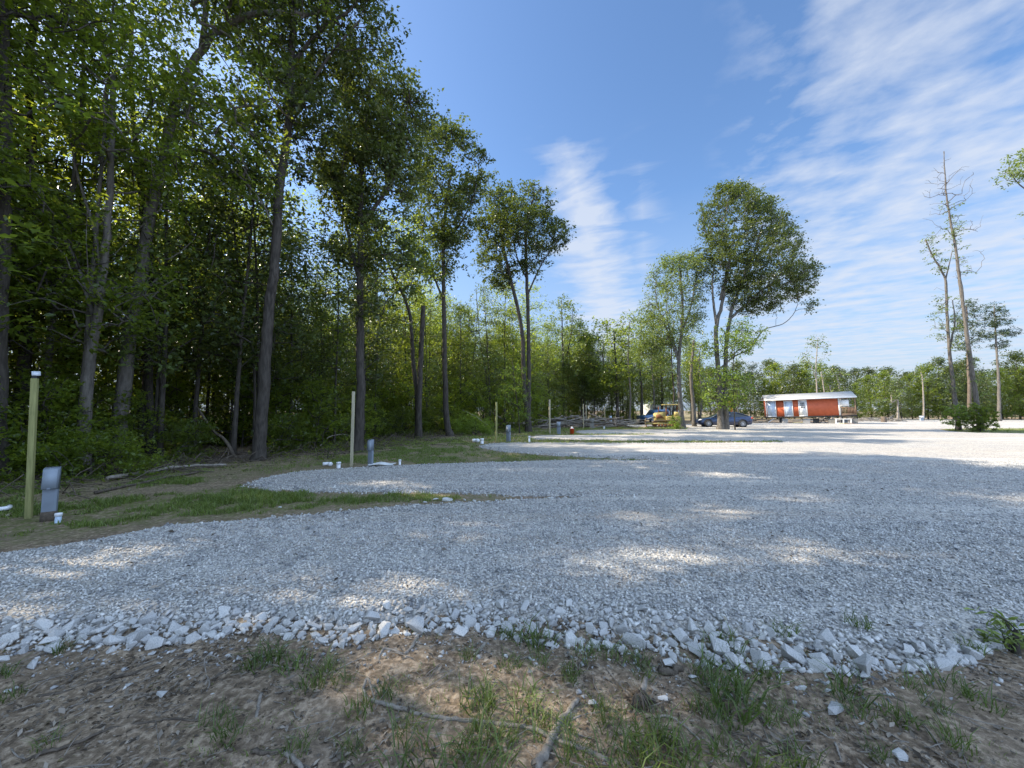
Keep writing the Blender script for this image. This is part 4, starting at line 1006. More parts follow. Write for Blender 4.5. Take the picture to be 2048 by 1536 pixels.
TUFT = []
for s in range(6):
    rg = np.random.default_rng(70+s); mb = MB(); n = 46
    r = .035*rg.random(n)**.5*2; a = rg.random(n)*6.28
    blades(mb, r*np.cos(a), r*np.sin(a), np.zeros(n)-.01, .06+.11*rg.random(n), .0024, rg, .95)
    o = mb.build('grass_tuft', M['grassF']); TUFT.append(o)
tl = [(540,1325,1.5,'tall lush grass clump just under the sunlit rocks at left'),(590,1335,1.3,'second lush clump touching the tall one under the sunlit rocks'),(630,1375,1.2,'upright grass clump standing right of the lush pair'),(655,1340,1.0,'grass clump on the lower edge of the sunlit rocks'),
 (505,1330,.9,'small clump left of the tall lush grass'),(690,1370,.8,'small tuft right of the lush clumps, beside bare soil'),(120,1302,.8,'dark tuft growing among the rocks at far left'),(785,1385,1.0,'slim tuft left of the long pale branch'),(715,1425,1.1,'dark tuft at the left end of the long pale branch'),(820,1460,1.0,'tuft half hidden behind the long pale branch'),
 (830,1532,1.6,'tall spiky tuft at the bottom edge, below the long branch'),(950,1395,1.3,'broad bladed tuft above the middle of the long branch'),(970,1420,1.2,'broad leafy clump just above the bend of the long branch'),(1045,1400,1.2,'upright clump above and right of the broad leafy one'),(1020,1270,1.0,'tuft among the rocks near the middle'),(1065,1285,1.6,'bushy tuft hanging over the rocks near the middle'),
 (1085,1280,1.1,'tuft between the large white rock and the bushy one'),(1015,1330,.9,'small tuft below the middle rocks'),(935,1310,.8,'thin tuft on the dry soil below the middle rocks'),(1075,1325,.9,'tuft under the large white rock'),(1140,1345,.9,'small upright tuft on bare soil, centre right'),(1170,1310,1.0,'tuft below the rocks, right of centre'),
 (1205,1300,.9,'yellowish tuft rising beside the rocks, right of centre'),(1235,1310,1.0,'broad tuft below the rocks, left of the blocky upright rock'),(1280,1320,.9,'tuft left of the blocky upright rock'),(1285,1345,.8,'low tuft just under the one left of the blocky rock'),(1140,1355,.7,'short tuft beside the small straight twig'),(1065,1450,1.2,'tuft right over the thin end of the long branch'),
 (1110,1445,.9,'tuft behind the pale stub of wood'),(960,1480,1.1,'tuft below the bend of the long branch'),(930,1520,1.3,'dense tuft at the bottom edge, centre'),(975,1530,1.4,'large dense tuft at the bottom edge, right of centre'),(1020,1475,.9,'tuft touching the underside of the long branch'),(1130,1480,1.0,'tuft crossing the pale stub of wood'),
 (1240,1470,1.4,'tall upright tuft below the bark clump'),(1205,1430,.9,'dark tuft left of the tall upright one'),(1310,1470,1.2,'yellow-green tuft in the sunlit soil'),(1340,1510,1.5,'large bright tuft in the sunlit soil near the bottom edge'),(1290,1525,1.4,'bright tuft at the bottom edge left of the large bright one'),(1385,1520,1.2,'tuft at the bottom edge under the bent twig'),
 (1410,1340,1.4,'grass clump rising left of the largest clump'),(1440,1370,1.8,'largest grass clump, spreading below the right rocks'),(1475,1400,1.8,'long drooping clump joined to the largest clump'),(1465,1430,1.4,'lowest part clump beneath the largest clump'),(1395,1410,1.0,'dark clump left of the largest clump'),(1530,1345,1.1,'tuft against the rocks, right of the largest clump'),
 (1570,1420,1.0,'thin tuft right of the long drooping clump'),(1530,1430,.8,'sparse tuft below the thin one'),(1690,1385,1.4,'low leafy weed with rocks at its foot'),(1720,1420,.9,'faint tuft below the low leafy weed'),(1795,1430,1.0,'thin tall weed standing on bare soil at right'),(1820,1370,.8,'tuft left of the big flat topped rock'),
 (1900,1375,1.2,'tuft on the soil under the big flat topped rock'),(1975,1410,1.0,'dark tuft near the right edge'),(1905,1480,1.1,'ragged tuft on the bare soil near the lower right'),(1750,1500,.7,'small dark tuft near the bottom, right'),(1600,1520,1.2,'wide weedy tuft at the bottom edge, right'),(1520,1535,1.2,'blue-green tuft at the bottom edge'),
 (1870,1410,.8,'small tuft left of the dark one near the right edge'),(30,1390,.8,'small green weed at the left edge'),(5,1350,.8,'weed cut by the left edge of the picture'),(90,1490,.6,'tiny sprout on the dark bare soil, lower left'),(450,1480,1.0,'broad leaved weed tuft in the sunlit chips'),(430,1450,1.0,'tuft above the broad leaved weed'),
 (1565,1270,1.0,'weed sprouting among the rocks at right'),(1715,1262,1.0,'tuft rising from the gravel behind the right rocks'),(1450,1290,1.3,'dark stemmed weed among the right rocks'),(1940,1300,1.0,'tuft beside the yellow-green plant'),(600,1500,.9,'sparse tuft beside the broken log piece'),(700,1500,.8,'small tuft near the bottom, left of the spiky one'),
 (1240,1540,1.3,'tuft at the bottom edge below the tall upright one'),(1160,1520,1.1,'tuft at the bottom edge right of the pale stub'),(1440,1500,1.0,'thin tuft right of the bright sunlit ones')]
usedt = set()
for i, (px, py, s, lab) in enumerate(tl):
    g = G(px, py, -.04); k = i % 6; s *= .98
    z = gz(g[:1], g[1:2])[0]; d = sdf(g[:1], g[1:2])[0]
    if d < 0: z = gravz(g[0], g[1], d)
    if k in usedt: o = TUFT[k].copy(); COL.objects.link(o)
    else: o = TUFT[k]; usedt.add(k)
    o.location = (g[0], g[1], z); o.rotation_euler = (0, 0, random.uniform(0, 6.28)); q = s*random.uniform(.9, 1.1)
    o.scale = (q*1.15, q*1.15, s*.95)
    tag(o, lab, 'grass tuft', 'grass tufts on the foreground soil')
# thin stray grass over the foreground
mb = MB(); n = 5200; x, y = fan_points(14000, 1.35, 3.2, 1.5)
k = (sdf(x, y) > .02) & (fbm(x, y, 2.2, 4) > .2) & (x > -1.6); x, y = x[k], y[k]
blades(mb, x, y, gz(x, y)-.003, RG.uniform(.01, .05, len(x)), .0016, RG, .9)
tag(mb.build('grass', M['grass']), 'sparse short grass scattered over the foreground soil', None, kind='stuff')
# leaf litter and chips
mb = MB(); x, y = fan_points(60000, 1.3, 3.3, 1.6); k = sdf(x, y) > .0; x, y = x[k], y[k]
dn = np.clip(.6+fbm(x, y, 1.6, 3)*1.5, .12, 1); k = RG.random(len(x)) < dn; x, y = x[k], y[k]
leaves(mb, np.stack([x, y, gz(x, y)+.004], -1), (.010+.032*RG.random(len(x))**2), RG, up=1.7, asp=.45, vmean=.42, vstd=.34)
tag(mb.build('leaf_litter', M['litter']), 'dry leaf scraps and bark chips on the foreground soil', None, kind='stuff')
mb = MB(); n = 26000; y = RG.uniform(4, 34, n); x = xedge(y)+RG.normal(0, 1, n)*1.6-.3; k = sdf(x, y) > .15; x, y = x[k], y[k]
leaves(mb, np.stack([x, y, gz(x, y)+.006], -1), RG.uniform(.03, .08, len(x)), RG, up=1.6, asp=.5, vmean=.35, vstd=.25)
tag(mb.build('leaf_litter', M['litter']), 'dry leaves along the shaded edge of the wood', None, kind='stuff')
mb = MB()
for _ in range(800):
    x, y = fan_points(1, 1.4, 3.0, 1.5)
    if not len(x) or sdf(x, y)[0] < .02: continue
    a = random.uniform(0, 3.14); L = random.uniform(.04, .13)+.25*random.random()**4; z = gz(x, y)[0]+.004
    p = [(x[0]+L*t*math.cos(a)+random.gauss(0, .004), y[0]+L*t*math.sin(a)+random.gauss(0, .004), z+random.uniform(0, .006)) for t in (0, .35, .7, 1)]
    mb.tube(p, random.uniform(.0012, .0034), 5)
tag(mb.build('twigs', M['dead']), 'short broken twigs strewn over the foreground soil', None, kind='stuff')
mb = MB()
for _ in range(1500):
    y0 = random.uniform(6, 30); x0 = float(xedge(y0))+random.gauss(0, 1)*1.3-.1
    if sdf(np.array([x0]), np.array([y0]))[0] < .4: continue
    a = random.uniform(-.6, 1.2); L = random.uniform(.2, 1.1); z = float(gz(np.array([x0]), np.array([y0]))[0])+.02
    p = [(x0+L*t*math.cos(a)+random.gauss(0, .03), y0+L*t*math.sin(a)+random.gauss(0, .03), z+random.uniform(0, .06)+(random.random() < .15)*t*.3) for t in (0, .35, .7, 1)]
    mb.tube(p, random.uniform(.004, .014), 5)
tag(mb.build('twigs', M['deadD']), 'tangle of fallen twigs along the wood edge', None, kind='stuff')

def stick(label, pts, r0, r1, mat='deadD', name='fallen_branch', cat='branch', subs=(), lift=.0):
    if cat in ('branch', 'twig', 'stick'): r0, r1 = r0*1.3, r1*1.3
    w = [G(px, py, -.045) for px, py, *_ in pts]
    for q, p in zip(w, pts):
        q[2] = gz(q[:1], q[1:2])[0]+r0*.5+lift+(p[2] if len(p) > 2 else 0)
    o0 = w[0].copy(); mb = MB(); l = smooth_line(w, 5); k = len(l); l[1:-1] += RG.normal(size=(k-2, 3))*r0*.25
    mb.tube(l, r0+(r1-r0)*np.linspace(0, 1, k), 8, wob=.06)
    for sp_ in subs:
        w = [G(px, py, -.045) for px, py, *_ in sp_]
        for q, p in zip(w, sp_): q[2] = gz(q[:1], q[1:2])[0]+r0*.5+(p[2] if len(p) > 2 else 0)
        l = smooth_line(w, 4); mb.tube(l, r1+(.001-r1)*np.linspace(0, .7, len(l)), 6)
    o = mb.build(name, M[mat], None, o0, smooth=True, loc=tuple(o0)); return tag(o, label, cat)
stick('long pale crooked branch lying across the bottom centre', [(725,1383),(735,1400),(765,1410),(800,1420),(850,1432),(900,1440),(960,1443),(1020,1450),(1062,1455),(1090,1468),(1130,1484),(1180,1503),(1215,1520)], .0075, .009, 'dead', subs=[[(725,1383),(735,1372,.03),(748,1398)]])
stick('thick pale broken stub of wood crossed by the long branch', [(1070,1540),(1095,1500),(1110,1465),(1135,1430),(1155,1400)], .018, .010, 'dead')
stick('long dark root snaking over bare soil at left', [(75,1392),(130,1384),(180,1366),(220,1354),(270,1345),(310,1332),(345,1320),(368,1308)], .006, .011, 'deadD')
stick('second dark root along the bottom left', [(45,1525),(95,1505),(150,1488),(200,1468),(230,1458),(290,1450),(340,1442),(398,1443)], .006, .004, 'deadD')
stick('pale curled twig looping upward on bare soil', [(392,1440),(400,1415),(418,1372),(412,1350),(408,1335,.03),(415,1325,.04),(432,1322,.02),(447,1330)], .0035, .002, 'dead', name='fallen_twig', cat='twig')
stick('short pale stick pointing down beside the lush grass', [(523,1390),(517,1412),(512,1440)], .008, .006, 'dead', name='stick', cat='stick')
stick('short dark stick lying level near the broken log piece', [(503,1508),(535,1508),(570,1504)], .009, .007, 'deadD', name='stick', cat='stick')
stick('bent pale stick at the bottom left of centre', [(570,1510),(590,1525),(605,1540)], .009, .007, 'dead', name='stick', cat='stick')
stick('pale stick poking out of the rocks above the dry soil', [(845,1258),(832,1280),(822,1298),(808,1312)], .010, .008, 'dead', name='stick', cat='stick')
stick('forked pale stick just below the sunlit rocks', [(805,1312),(770,1300),(757,1318),(760,1330)], .007, .004, 'dead', name='stick', cat='stick')
stick('short dark log beside the blocky upright rock', [(1318,1335),(1340,1340),(1365,1336)], .018, .015, 'deadD', name='stick', cat='stick')
stick('small straight twig lying on bare soil, centre right', [(1085,1352),(1110,1348),(1132,1346)], .005, .004, 'deadD', name='stick', cat='stick')
stick('bent grey twig arching at the lower right of centre', [(1305,1430),(1340,1432),(1370,1448),(1400,1475)], .006, .004, 'dead', name='stick', cat='stick')
stick('slim leaning branch with a fork beside the long branch', [(1130,1450),(1160,1430),(1200,1420)], .004, .003, 'dead', name='stick', cat='stick')
stick('weathered splinter of wood above the centre soil', [(970,1288),(960,1300),(950,1312)], .011, .006, 'dead', name='stick', cat='stick')
stick('thin twig crossing the soil at lower right', [(1455,1455),(1500,1465),(1545,1480),(1580,1505)], .004, .003, 'deadD', name='stick', cat='stick')
stick('short pale twig under the large flat white rock', [(1638,1455),(1655,1465),(1668,1468)], .004, .003, 'dead', name='stick', cat='stick')
stick('pale twig standing from the soil near the bottom right', [(1670,1480),(1676,1495),(1682,1510)], .005, .003, 'dead', name='stick', cat='stick')
mb = MB(); x, y = fan_points(9000, 1.3, 3.3, 1.6); k = (sdf(x, y) > -.05); x, y = x[k], y[k]
sz = .003+.011*RG.random(len(x))**3
scatter(mb, small, np.stack([x, y, gz(x, y)+sz*.3], -1), sz, .6)
tag(mb.build('soil_clods', M['soil']), 'crumbs and clods of brown earth on the foreground soil', None, kind='stuff')
mb = MB(); x, y = fan_points(700, 2.7, 9, 1.5); d = sdf(x, y); k = (d < -.1); x, y, d = x[k], y[k], d[k]
leaves(mb, np.stack([x, y, gravz(x, y, d)+.022], -1), .03+.035*RG.random(len(x)), RG, up=1.2, asp=.5, vmean=.3, vstd=.3)
tag(mb.build('leaf_litter', M['litter']), 'a few dry leaves blown onto the gravel', None, kind='stuff')
# bark clump (bundle of root fibres)
g = G(1275, 1400, -.04); rt = thing('root_clump', 'frayed clump of dead roots on the soil, below the blocky rock', 'root clump', (g[0], g[1], gz(g[:1], g[1:2])[0]))
mb = MB(); rg = np.random.default_rng(8)
for i in range(60):
    a = rg.uniform(-2.6, 1.0); r = rg.uniform(.03, .085); p = [(0.02*rg.normal(), .02*rg.normal(), .045), (r*.5*math.cos(a), r*.5*math.sin(a), .05+.02*rg.random()), (r*math.cos(a), r*math.sin(a), .012*rg.random())]
    mb.tube(smooth_line(np.array(p), 3), rg.uniform(.002, .005), 5)
mb.build('roots', M['deadD'], rt, smooth=True)
mb = MB(); mb.tube([(0.0, 0.0, .03), (.05, .05, .05), (.09, .12, .06)], [.02, .016, .012], 8, wob=.1); mb.build('stub', M['dead'], rt, smooth=True)

# logs near the wood edge (left) and brush piles
stick('long fallen trunk lying at the wood edge behind the green strip', [(215,965),(300,950),(380,938),(452,935)], .05, .035, 'dead', name='fallen_log', cat='log', lift=.05)
stick('thinner fallen limb alongside the long fallen trunk', [(190,990),(290,968),(400,948)], .025, .02, 'deadD', name='fallen_branch', cat='branch', lift=.03)
stick('pale crooked dead branch beside the second post', [(640,900,.1),(660,895,.42),(690,890,.42),(720,893,.2)], .02, .01, 'dead', lift=.05)
mb = MB(); p0 = P(395, 815, 13.8); p1 = P(470, 915, 13.2); o0 = p1.copy(); o0[2] = 0
mb.tube(smooth_line([p1, P(450, 880, 13.3), P(425, 860, 13.5), p0]), np.linspace(.06, .035, 16), 8, wob=.06)
tag(mb.build('leaning_deadwood', M['deadD'], None, o0, True, tuple(o0)), 'dead trunk propped diagonally inside the dark wood', 'dead tree')
mb = MB(); p1 = P(975, 850, 27); p0 = P(925, 820, 28); o0 = p1.copy(); o0[2] = 0
mb.tube([p1, (p1+p0)/2+np.array((0, 0, .1)), p0], [.05, .05, .04], 7)
tag(mb.build('leaning_deadwood', M['dead'], None, o0, True, tuple(o0)), 'thin pale pole leaning over weeds, left of the third post', 'dead tree')

def log_me(L, r, seed, mat):
    rg = np.random.default_rng(seed); mb = MB(); n = 6
    p = np.stack([np.linspace(-L/2, L/2, n), rg.normal(size=n)*.05*L*.3, rg.normal(size=n)*.03*L*.3], -1)
    mb.tube(p, np.linspace(r, r*.6, n), 8, wob=.08)
    for _ in range(2):
        k = rg.integers(2, n-1); mb.tube([p[k], p[k]+rg.normal(size=3)*.25*L*.4], [r*.35, r*.15], 5)
    me = mb.mesh('felled_log', None, True); me.materials.append(M[mat]); return me
LM = [log_me(4.5, .07, 1, 'dead'), log_me(3.2, .10, 2, 'dead'), log_me(2.4, .06, 3, 'dead'), log_me(5.5, .05, 4, 'dead'), log_me(3.5, .08, 5, 'barkR')]
def logs(n, cx, cy, w, d, hmax, label, group, az=0, daz=.35):
    for i in range(n):
        u = random.uniform(-1, 1); v = random.uniform(-1, 1); hh = hmax*(1-abs(u)**1.6)
        o = bpy.data.objects.new('felled_log', LM[random.randrange(5)]); COL.objects.link(o)
        o.location = (cx+u*w, cy+v*d, .08+hh*random.random()); s = random.uniform(.6, 1.05); o.scale = (s,)*3
        o.rotation_euler = (random.uniform(0, 6), random.gauss(0, .14)+(random.random() < .12)*random.uniform(-1, 1), az+random.gauss(0, daz))
        tag(o, label, 'log', group)
p = P(1160, 850, 36); logs(60, p[0], 36.5, 4.2, 1.6, 1.0, 'felled log in the tall brush pile at the wood edge, behind the row of posts', 'logs of the tall brush pile')
p = P(1005, 855, 32.5); logs(9, p[0], 33, 1.6, .6, .7, 'broken limb heaped left of the twin trunk oak', 'limbs heaped by the oak')
p = P(1248, 850, 45); logs(10, p[0]+.5, 43.5, 2.2, .8, .3, 'thin log lying low on the ground left of the bulldozer', 'logs by the bulldozer')
p = P(1790, 843, 50); logs(26, p[0]+1.2, 54, 4.2, .9, .45, 'pale log in the low brush pile right of the shed', 'logs of the low brush pile')
p = P(1520, 843, 48); logs(10, p[0]+0, 52, 3.0, .8, .2, 'log lying on the ground between the blue car and the shed', 'logs left of the shed')
p = P(1690, 843, 48); logs(10, p[0]+.4, 50.5, 3, .8, .3, 'scrap log lying behind and under the red shed', 'logs under the shed')

# ------------------------------------------------------------------ posts, pedestals, pipes
def post(px, py, ptop, w, label, mat, solar=False, lean=(0, 0)):
    g = G(px, py, -.05); Yd = g[1]; t = P(px, ptop, Yd); h = t[2]+.05
    root = thing('wooden_post', label, 'post', g, random.uniform(.1, .5), 'bare posts marking the sites')
    mb = MB(); M_ = None
    mb.bevbox((-w/2, -w/2, -.2), (w/2, w/2, h), .006)
    o = mb.build('post_shaft', M[mat], root); 
    root.rotation_euler = (lean[0], lean[1], root.rotation_euler[2])
    if solar:
        mb = MB(); mb.bevbox((-.03, -.02, h), (.03, .03, h+.035), .006); l = mb.build('lamp_body', M['black'], root)
        mb = MB(); mb.box((-.045, -.04, 0), (.045, .035, .012)); q = mb.build('solar_panel', M['panel'], root, loc=(.015, -.01, h+.075)); q.rotation_euler = (math.radians(62), 0, .5)
        mb = MB(); mb.tube([(0, .01, h+.04), (0, .0, h+.085)], .008, 6); mb.build('bracket', M['black'], root)
    return root
post(57, 1036, 757, .068, 'yellow-green square post topped by a small solar lamp, nearest of the row', 'post', True, (0, math.radians(-1.5)))
post(703, 933, 783, .088, 'bare pale square post between the dark forked oak and a grey box', 'postG')
post(992.5, 884, 804, .085, 'thin greenish post left of the grey box, before the twin trunk oak', 'post')
post(1099.5, 868, 799, .10, 'round looking grey post in front of the log pile, right of the oak', 'postG')
post(1167, 857, 808, .075, 'slim tan post, left one of the close pair before the logs', 'postG')
post(1172.8, 855, 810, .075, 'slim grey post, right one of the close pair before the logs', 'postG')
post(1210, 850, 812, .08, 'farthest slim tan post, at the right end of the log pile', 'postG')
post(2024, 839, 801, .12, 'yellow-green post near the right edge, beyond the grass island', 'post')

def pedestal(px, py, ptop, wpx, rz, label, mat='steel', lid='steelL', mud=True):
    g = G(px, py, -.04); t = P(px, ptop, g[1]); h = t[2]+.05; w = wpx*g[1]/F; d = w*.5
    root = thing('power_pedestal', label, 'power pedestal', g, rz, 'electric hookup boxes beside the posts')
    mb = MB(); mb.bevbox((-w/2, -d/2, -.1), (w/2, d/2, h*.72), .006); mb.build('column', M[mat], root)
    mb = MB(); prof = [(-d/2-.0, h*.60), (-d/2-.045, h*.62), (-d/2-.012, h), (d/2, h+.02), (d/2, h*.6)]
    v = []
    for xx in (-w*.53, w*.53): v += [(xx, y_, z_) for y_, z_ in prof]
    mb.add(v, quads=[(i, (i+1) % 5, 5+(i+1) % 5, 5+i) for i in range(5)], tris=[(0,2,1),(0,3,2),(0,4,3),(5,6,7),(5,7,8),(5,8,9)])
    hd = mb.build('box_head', M[mat], root)
    mb = MB(); mb.box((-w*.48, -.004, 0), (w*.48, .004, h*.37)); c_ = mb.build('cover', M[lid], hd, loc=(0, -d/2-.052, h*.62)); c_.rotation_euler = (math.radians(-5), 0, 0)
    mb = MB(); mb.bevbox((-.02, -.012, 0), (.02, .0, .02), .003); mb.build('latch', M['steel'], hd, loc=(0, -d/2-.058, h*.61))
    if mud:
        mb = MB(); mb.box((-w/2-.003, -d/2-.003, -.05), (w/2+.003, d/2+.003, h*.17)); mb.build('mud_coat', M['mud'], root)
    return root
pedestal(97, 1040, 938, 20, .62, 'blue-grey power pedestal with muddy foot, beside the nearest post')
pedestal(741, 932, 881, 10, -.35, 'grey power pedestal right of the second post', mud=False)
pedestal(1017, 884, 851, 8, -.6, 'grey power pedestal right of the third post', mud=False)
pedestal(1117.5, 868, 844, 7, -.3, 'small grey pedestal between the fourth post and the orange bucket', mud=False)
pedestal(1184, 857, 838, 8, -.3, 'brownish pedestal right of the close pair of posts', 'concD', 'concD', mud=False)
pedestal(1221, 849.5, 832, 5, -.2, 'pale pedestal beyond the farthest slim post', 'pvcB', 'pvcB', mud=False)
pedestal(1843.5, 842, 832, 6, 0, 'small pale box standing alone at the far lot edge, left of the dead trees', 'steelL', 'pvc', mud=False)
def cpost(px, py, ptop, w, label):
    g = G(px, py, -.05); h = P(px, ptop, g[1])[2]+.05; mb = MB()
    mb.lathe([(0, h), (w*.42, h-.01), (w*.5, h-.08), (w*.55, 0), (w*.55, -.1)], 10); tag(mb.build('stump', M['barkR'], None, loc=tuple(g)), label, 'stump')
cpost(1768, 845, 833, .55, 'grey cut stump among the low brush pile right of the shed')

def pipe(px, py, ptop, r, label, mat='pvc', cap=True):
    g = G(px, py, -.04); h = max(.08, P(px, ptop, g[1])[2]+.04)
    root = thing('pipe_stub', label, 'pipe', g, 0, 'white pipe stubs at the sites')
    mb = MB(); mb.lathe([(r*.8, h), (r, h), (r, -.1)], 14); mb.build('pipe', M[mat], root, smooth=False)
    if cap:
        mb = MB(); mb.lathe([(0, h+.004), (r*1.15, h), (r*1.2, h-.004), (r*1.2, h-h*.35), (r, h-h*.36)], 14); mb.build('cap', M['pvc'], root)
def elbow(px, py, r, label, rz):
    g = G(px, py, -.03); mb = MB(); a = np.linspace(0, math.pi/2, 7)
    pts_ = [(-.07, 0, r)]+[( .0+r*1.6*math.sin(t), r*1.6*(1-math.cos(t)), r) for t in a]+[(r*1.6, .10+r*1.6, r)]
    mb.tube(pts_, r, 12); root = thing('pipe_elbow', label, 'pipe', g, rz)
    mb.build('pipe', M['pvc'], root, smooth=True)
    mb = MB(); mb.tube([(-.085, 0, r), (-.04, 0, r)], r*1.2, 12); mb.build('collar', M['pvc'], root)
pipe(116, 1043, 1026, .035, 'short pale blue pipe stub at the foot of the nearest pedestal', 'pvcB')
elbow(4, 1022, .035, 'white pipe piece lying at the left edge beside the nearest post', 0.8)
elbow(660, 931, .05, 'white pipe elbow lying left of the second post', 2.2)
pipe(677, 935, 924, .055, 'stubby white pipe cap left of the second post')
pipe(799.5, 929, 919, .035, 'thin white pipe stub right of the crumpled white sheet')
elbow(955, 884, .08, 'white pipe end lying left of the third post', 2.0)
pipe(964, 887, 877, .08, 'white pipe stub left of the third post')
pipe(1058.5, 884, 872, .05, 'white pipe stub alone in the grass, right of the third pedestal')
pipe(1208, 858, 853, .08, 'grey white pipe stub below the farthest slim post')
pipe(1255, 853, 850, .07, 'tiny white pipe stub left of the bulldozer')
# crumpled sheet by second pedestal
g = G(764, 931, -.03); nx = 14; u, v = np.meshgrid(np.linspace(-.36, .36, nx), np.linspace(-.2, .2, nx), indexing='ij')
z = .03+.05*np.abs(fbm(u*6+3, v*6, 1, 3))+.07*np.exp(-((u-.0)**2+(v)**2)/.03)
mb = MB(); mb.add(np.stack([u, v, z], -1).reshape(-1, 3), quads=gridfaces(nx, nx)); mb.add(np.stack([u, v, z*0-.02], -1).reshape(-1, 3), quads=gridfaces(nx, nx))
tag(mb.build('plastic_sheet', M['cloth'], None, loc=tuple(g), smooth=True), 'crumpled white sheet on the ground right of the second pedestal', 'sheet')
# bucket
g = G(1144, 868, -.03); k = 1.0
root = thing('bucket', 'orange bucket with something white on top, on the grass past the fourth post', 'bucket', g)
mb = MB(); mb.lathe([(0, 0), (.13, 0), (.155, .36), (.165, .36), (.165, .38), (.15, .38), (.12, .03), (0, .03)], 20); mb.build('pail', M['orange'], root, smooth=False)
mb = MB(); mb.lathe([(0, .50), (.05, .49), (.07, .44), (.12, .39), (.13, .36), (0, .35)], 12); mb.build('contents', M['cloth'], root, smooth=True)
mb = MB(); a = np.linspace(0, math.pi, 12); mb.tube([(.165*math.cos(t), -.0-.14*math.sin(t), .35-.06*math.sin(t)) for t in a], .006, 6); mb.build('handle', M['steel'], root)

# ------------------------------------------------------------------ car
def wheel(parent, x, y, z, r, w, side, rimmat='rim', spokes=10):
    mb = MB(); mb.lathe([(r*.66, -w/2), (r*.93, -w/2), (r, -w*.32), (r, w*.32), (r*.93, w/2), (r*.66, w/2)], 24, axis='y')
    t = mb.build('wheel', M['tyre'], parent, loc=(x, y, z), smooth=True)
    mb = MB(); ys = side*w*.36
    mb.lathe([(0, ys+side*.012), (r*.12, ys+side*.012), (r*.14, ys)], 16, axis='y')
    mb.lathe([(r*.60, ys), (r*.67, ys+side*.015), (r*.69, ys-side*.02)], 24, axis='y')
    for k in range(spokes):
        a = k/spokes*2*math.pi; c_, s_ = math.cos(a), math.sin(a)
        p, q = np.array((c_*r*.1, ys, s_*r*.1)), np.array((c_*r*.63, ys, s_*r*.63)); n_ = np.array((-s_, 0, c_))*r*.055
        mb.add([p-n_, p+n_, q+n_*1.3, q-n_*1.3, p-n_-(0, side*.03, 0), p+n_-(0, side*.03, 0), q+n_*1.3-np.array((0, side*.03, 0)), q-n_*1.3-np.array((0, side*.03, 0))], quads=[(0,1,2,3),(0,4,5,1),(2,6,7,3),(1,5,6,2),(0,3,7,4)])
    mb.build('rim', M[rimmat], t)
    mb = MB(); mb.lathe([(0, ys-side*.05), (r*.66, ys-side*.05)], 24, axis='y'); mb.build('brake_disc', M['darkint'], t)
    return t
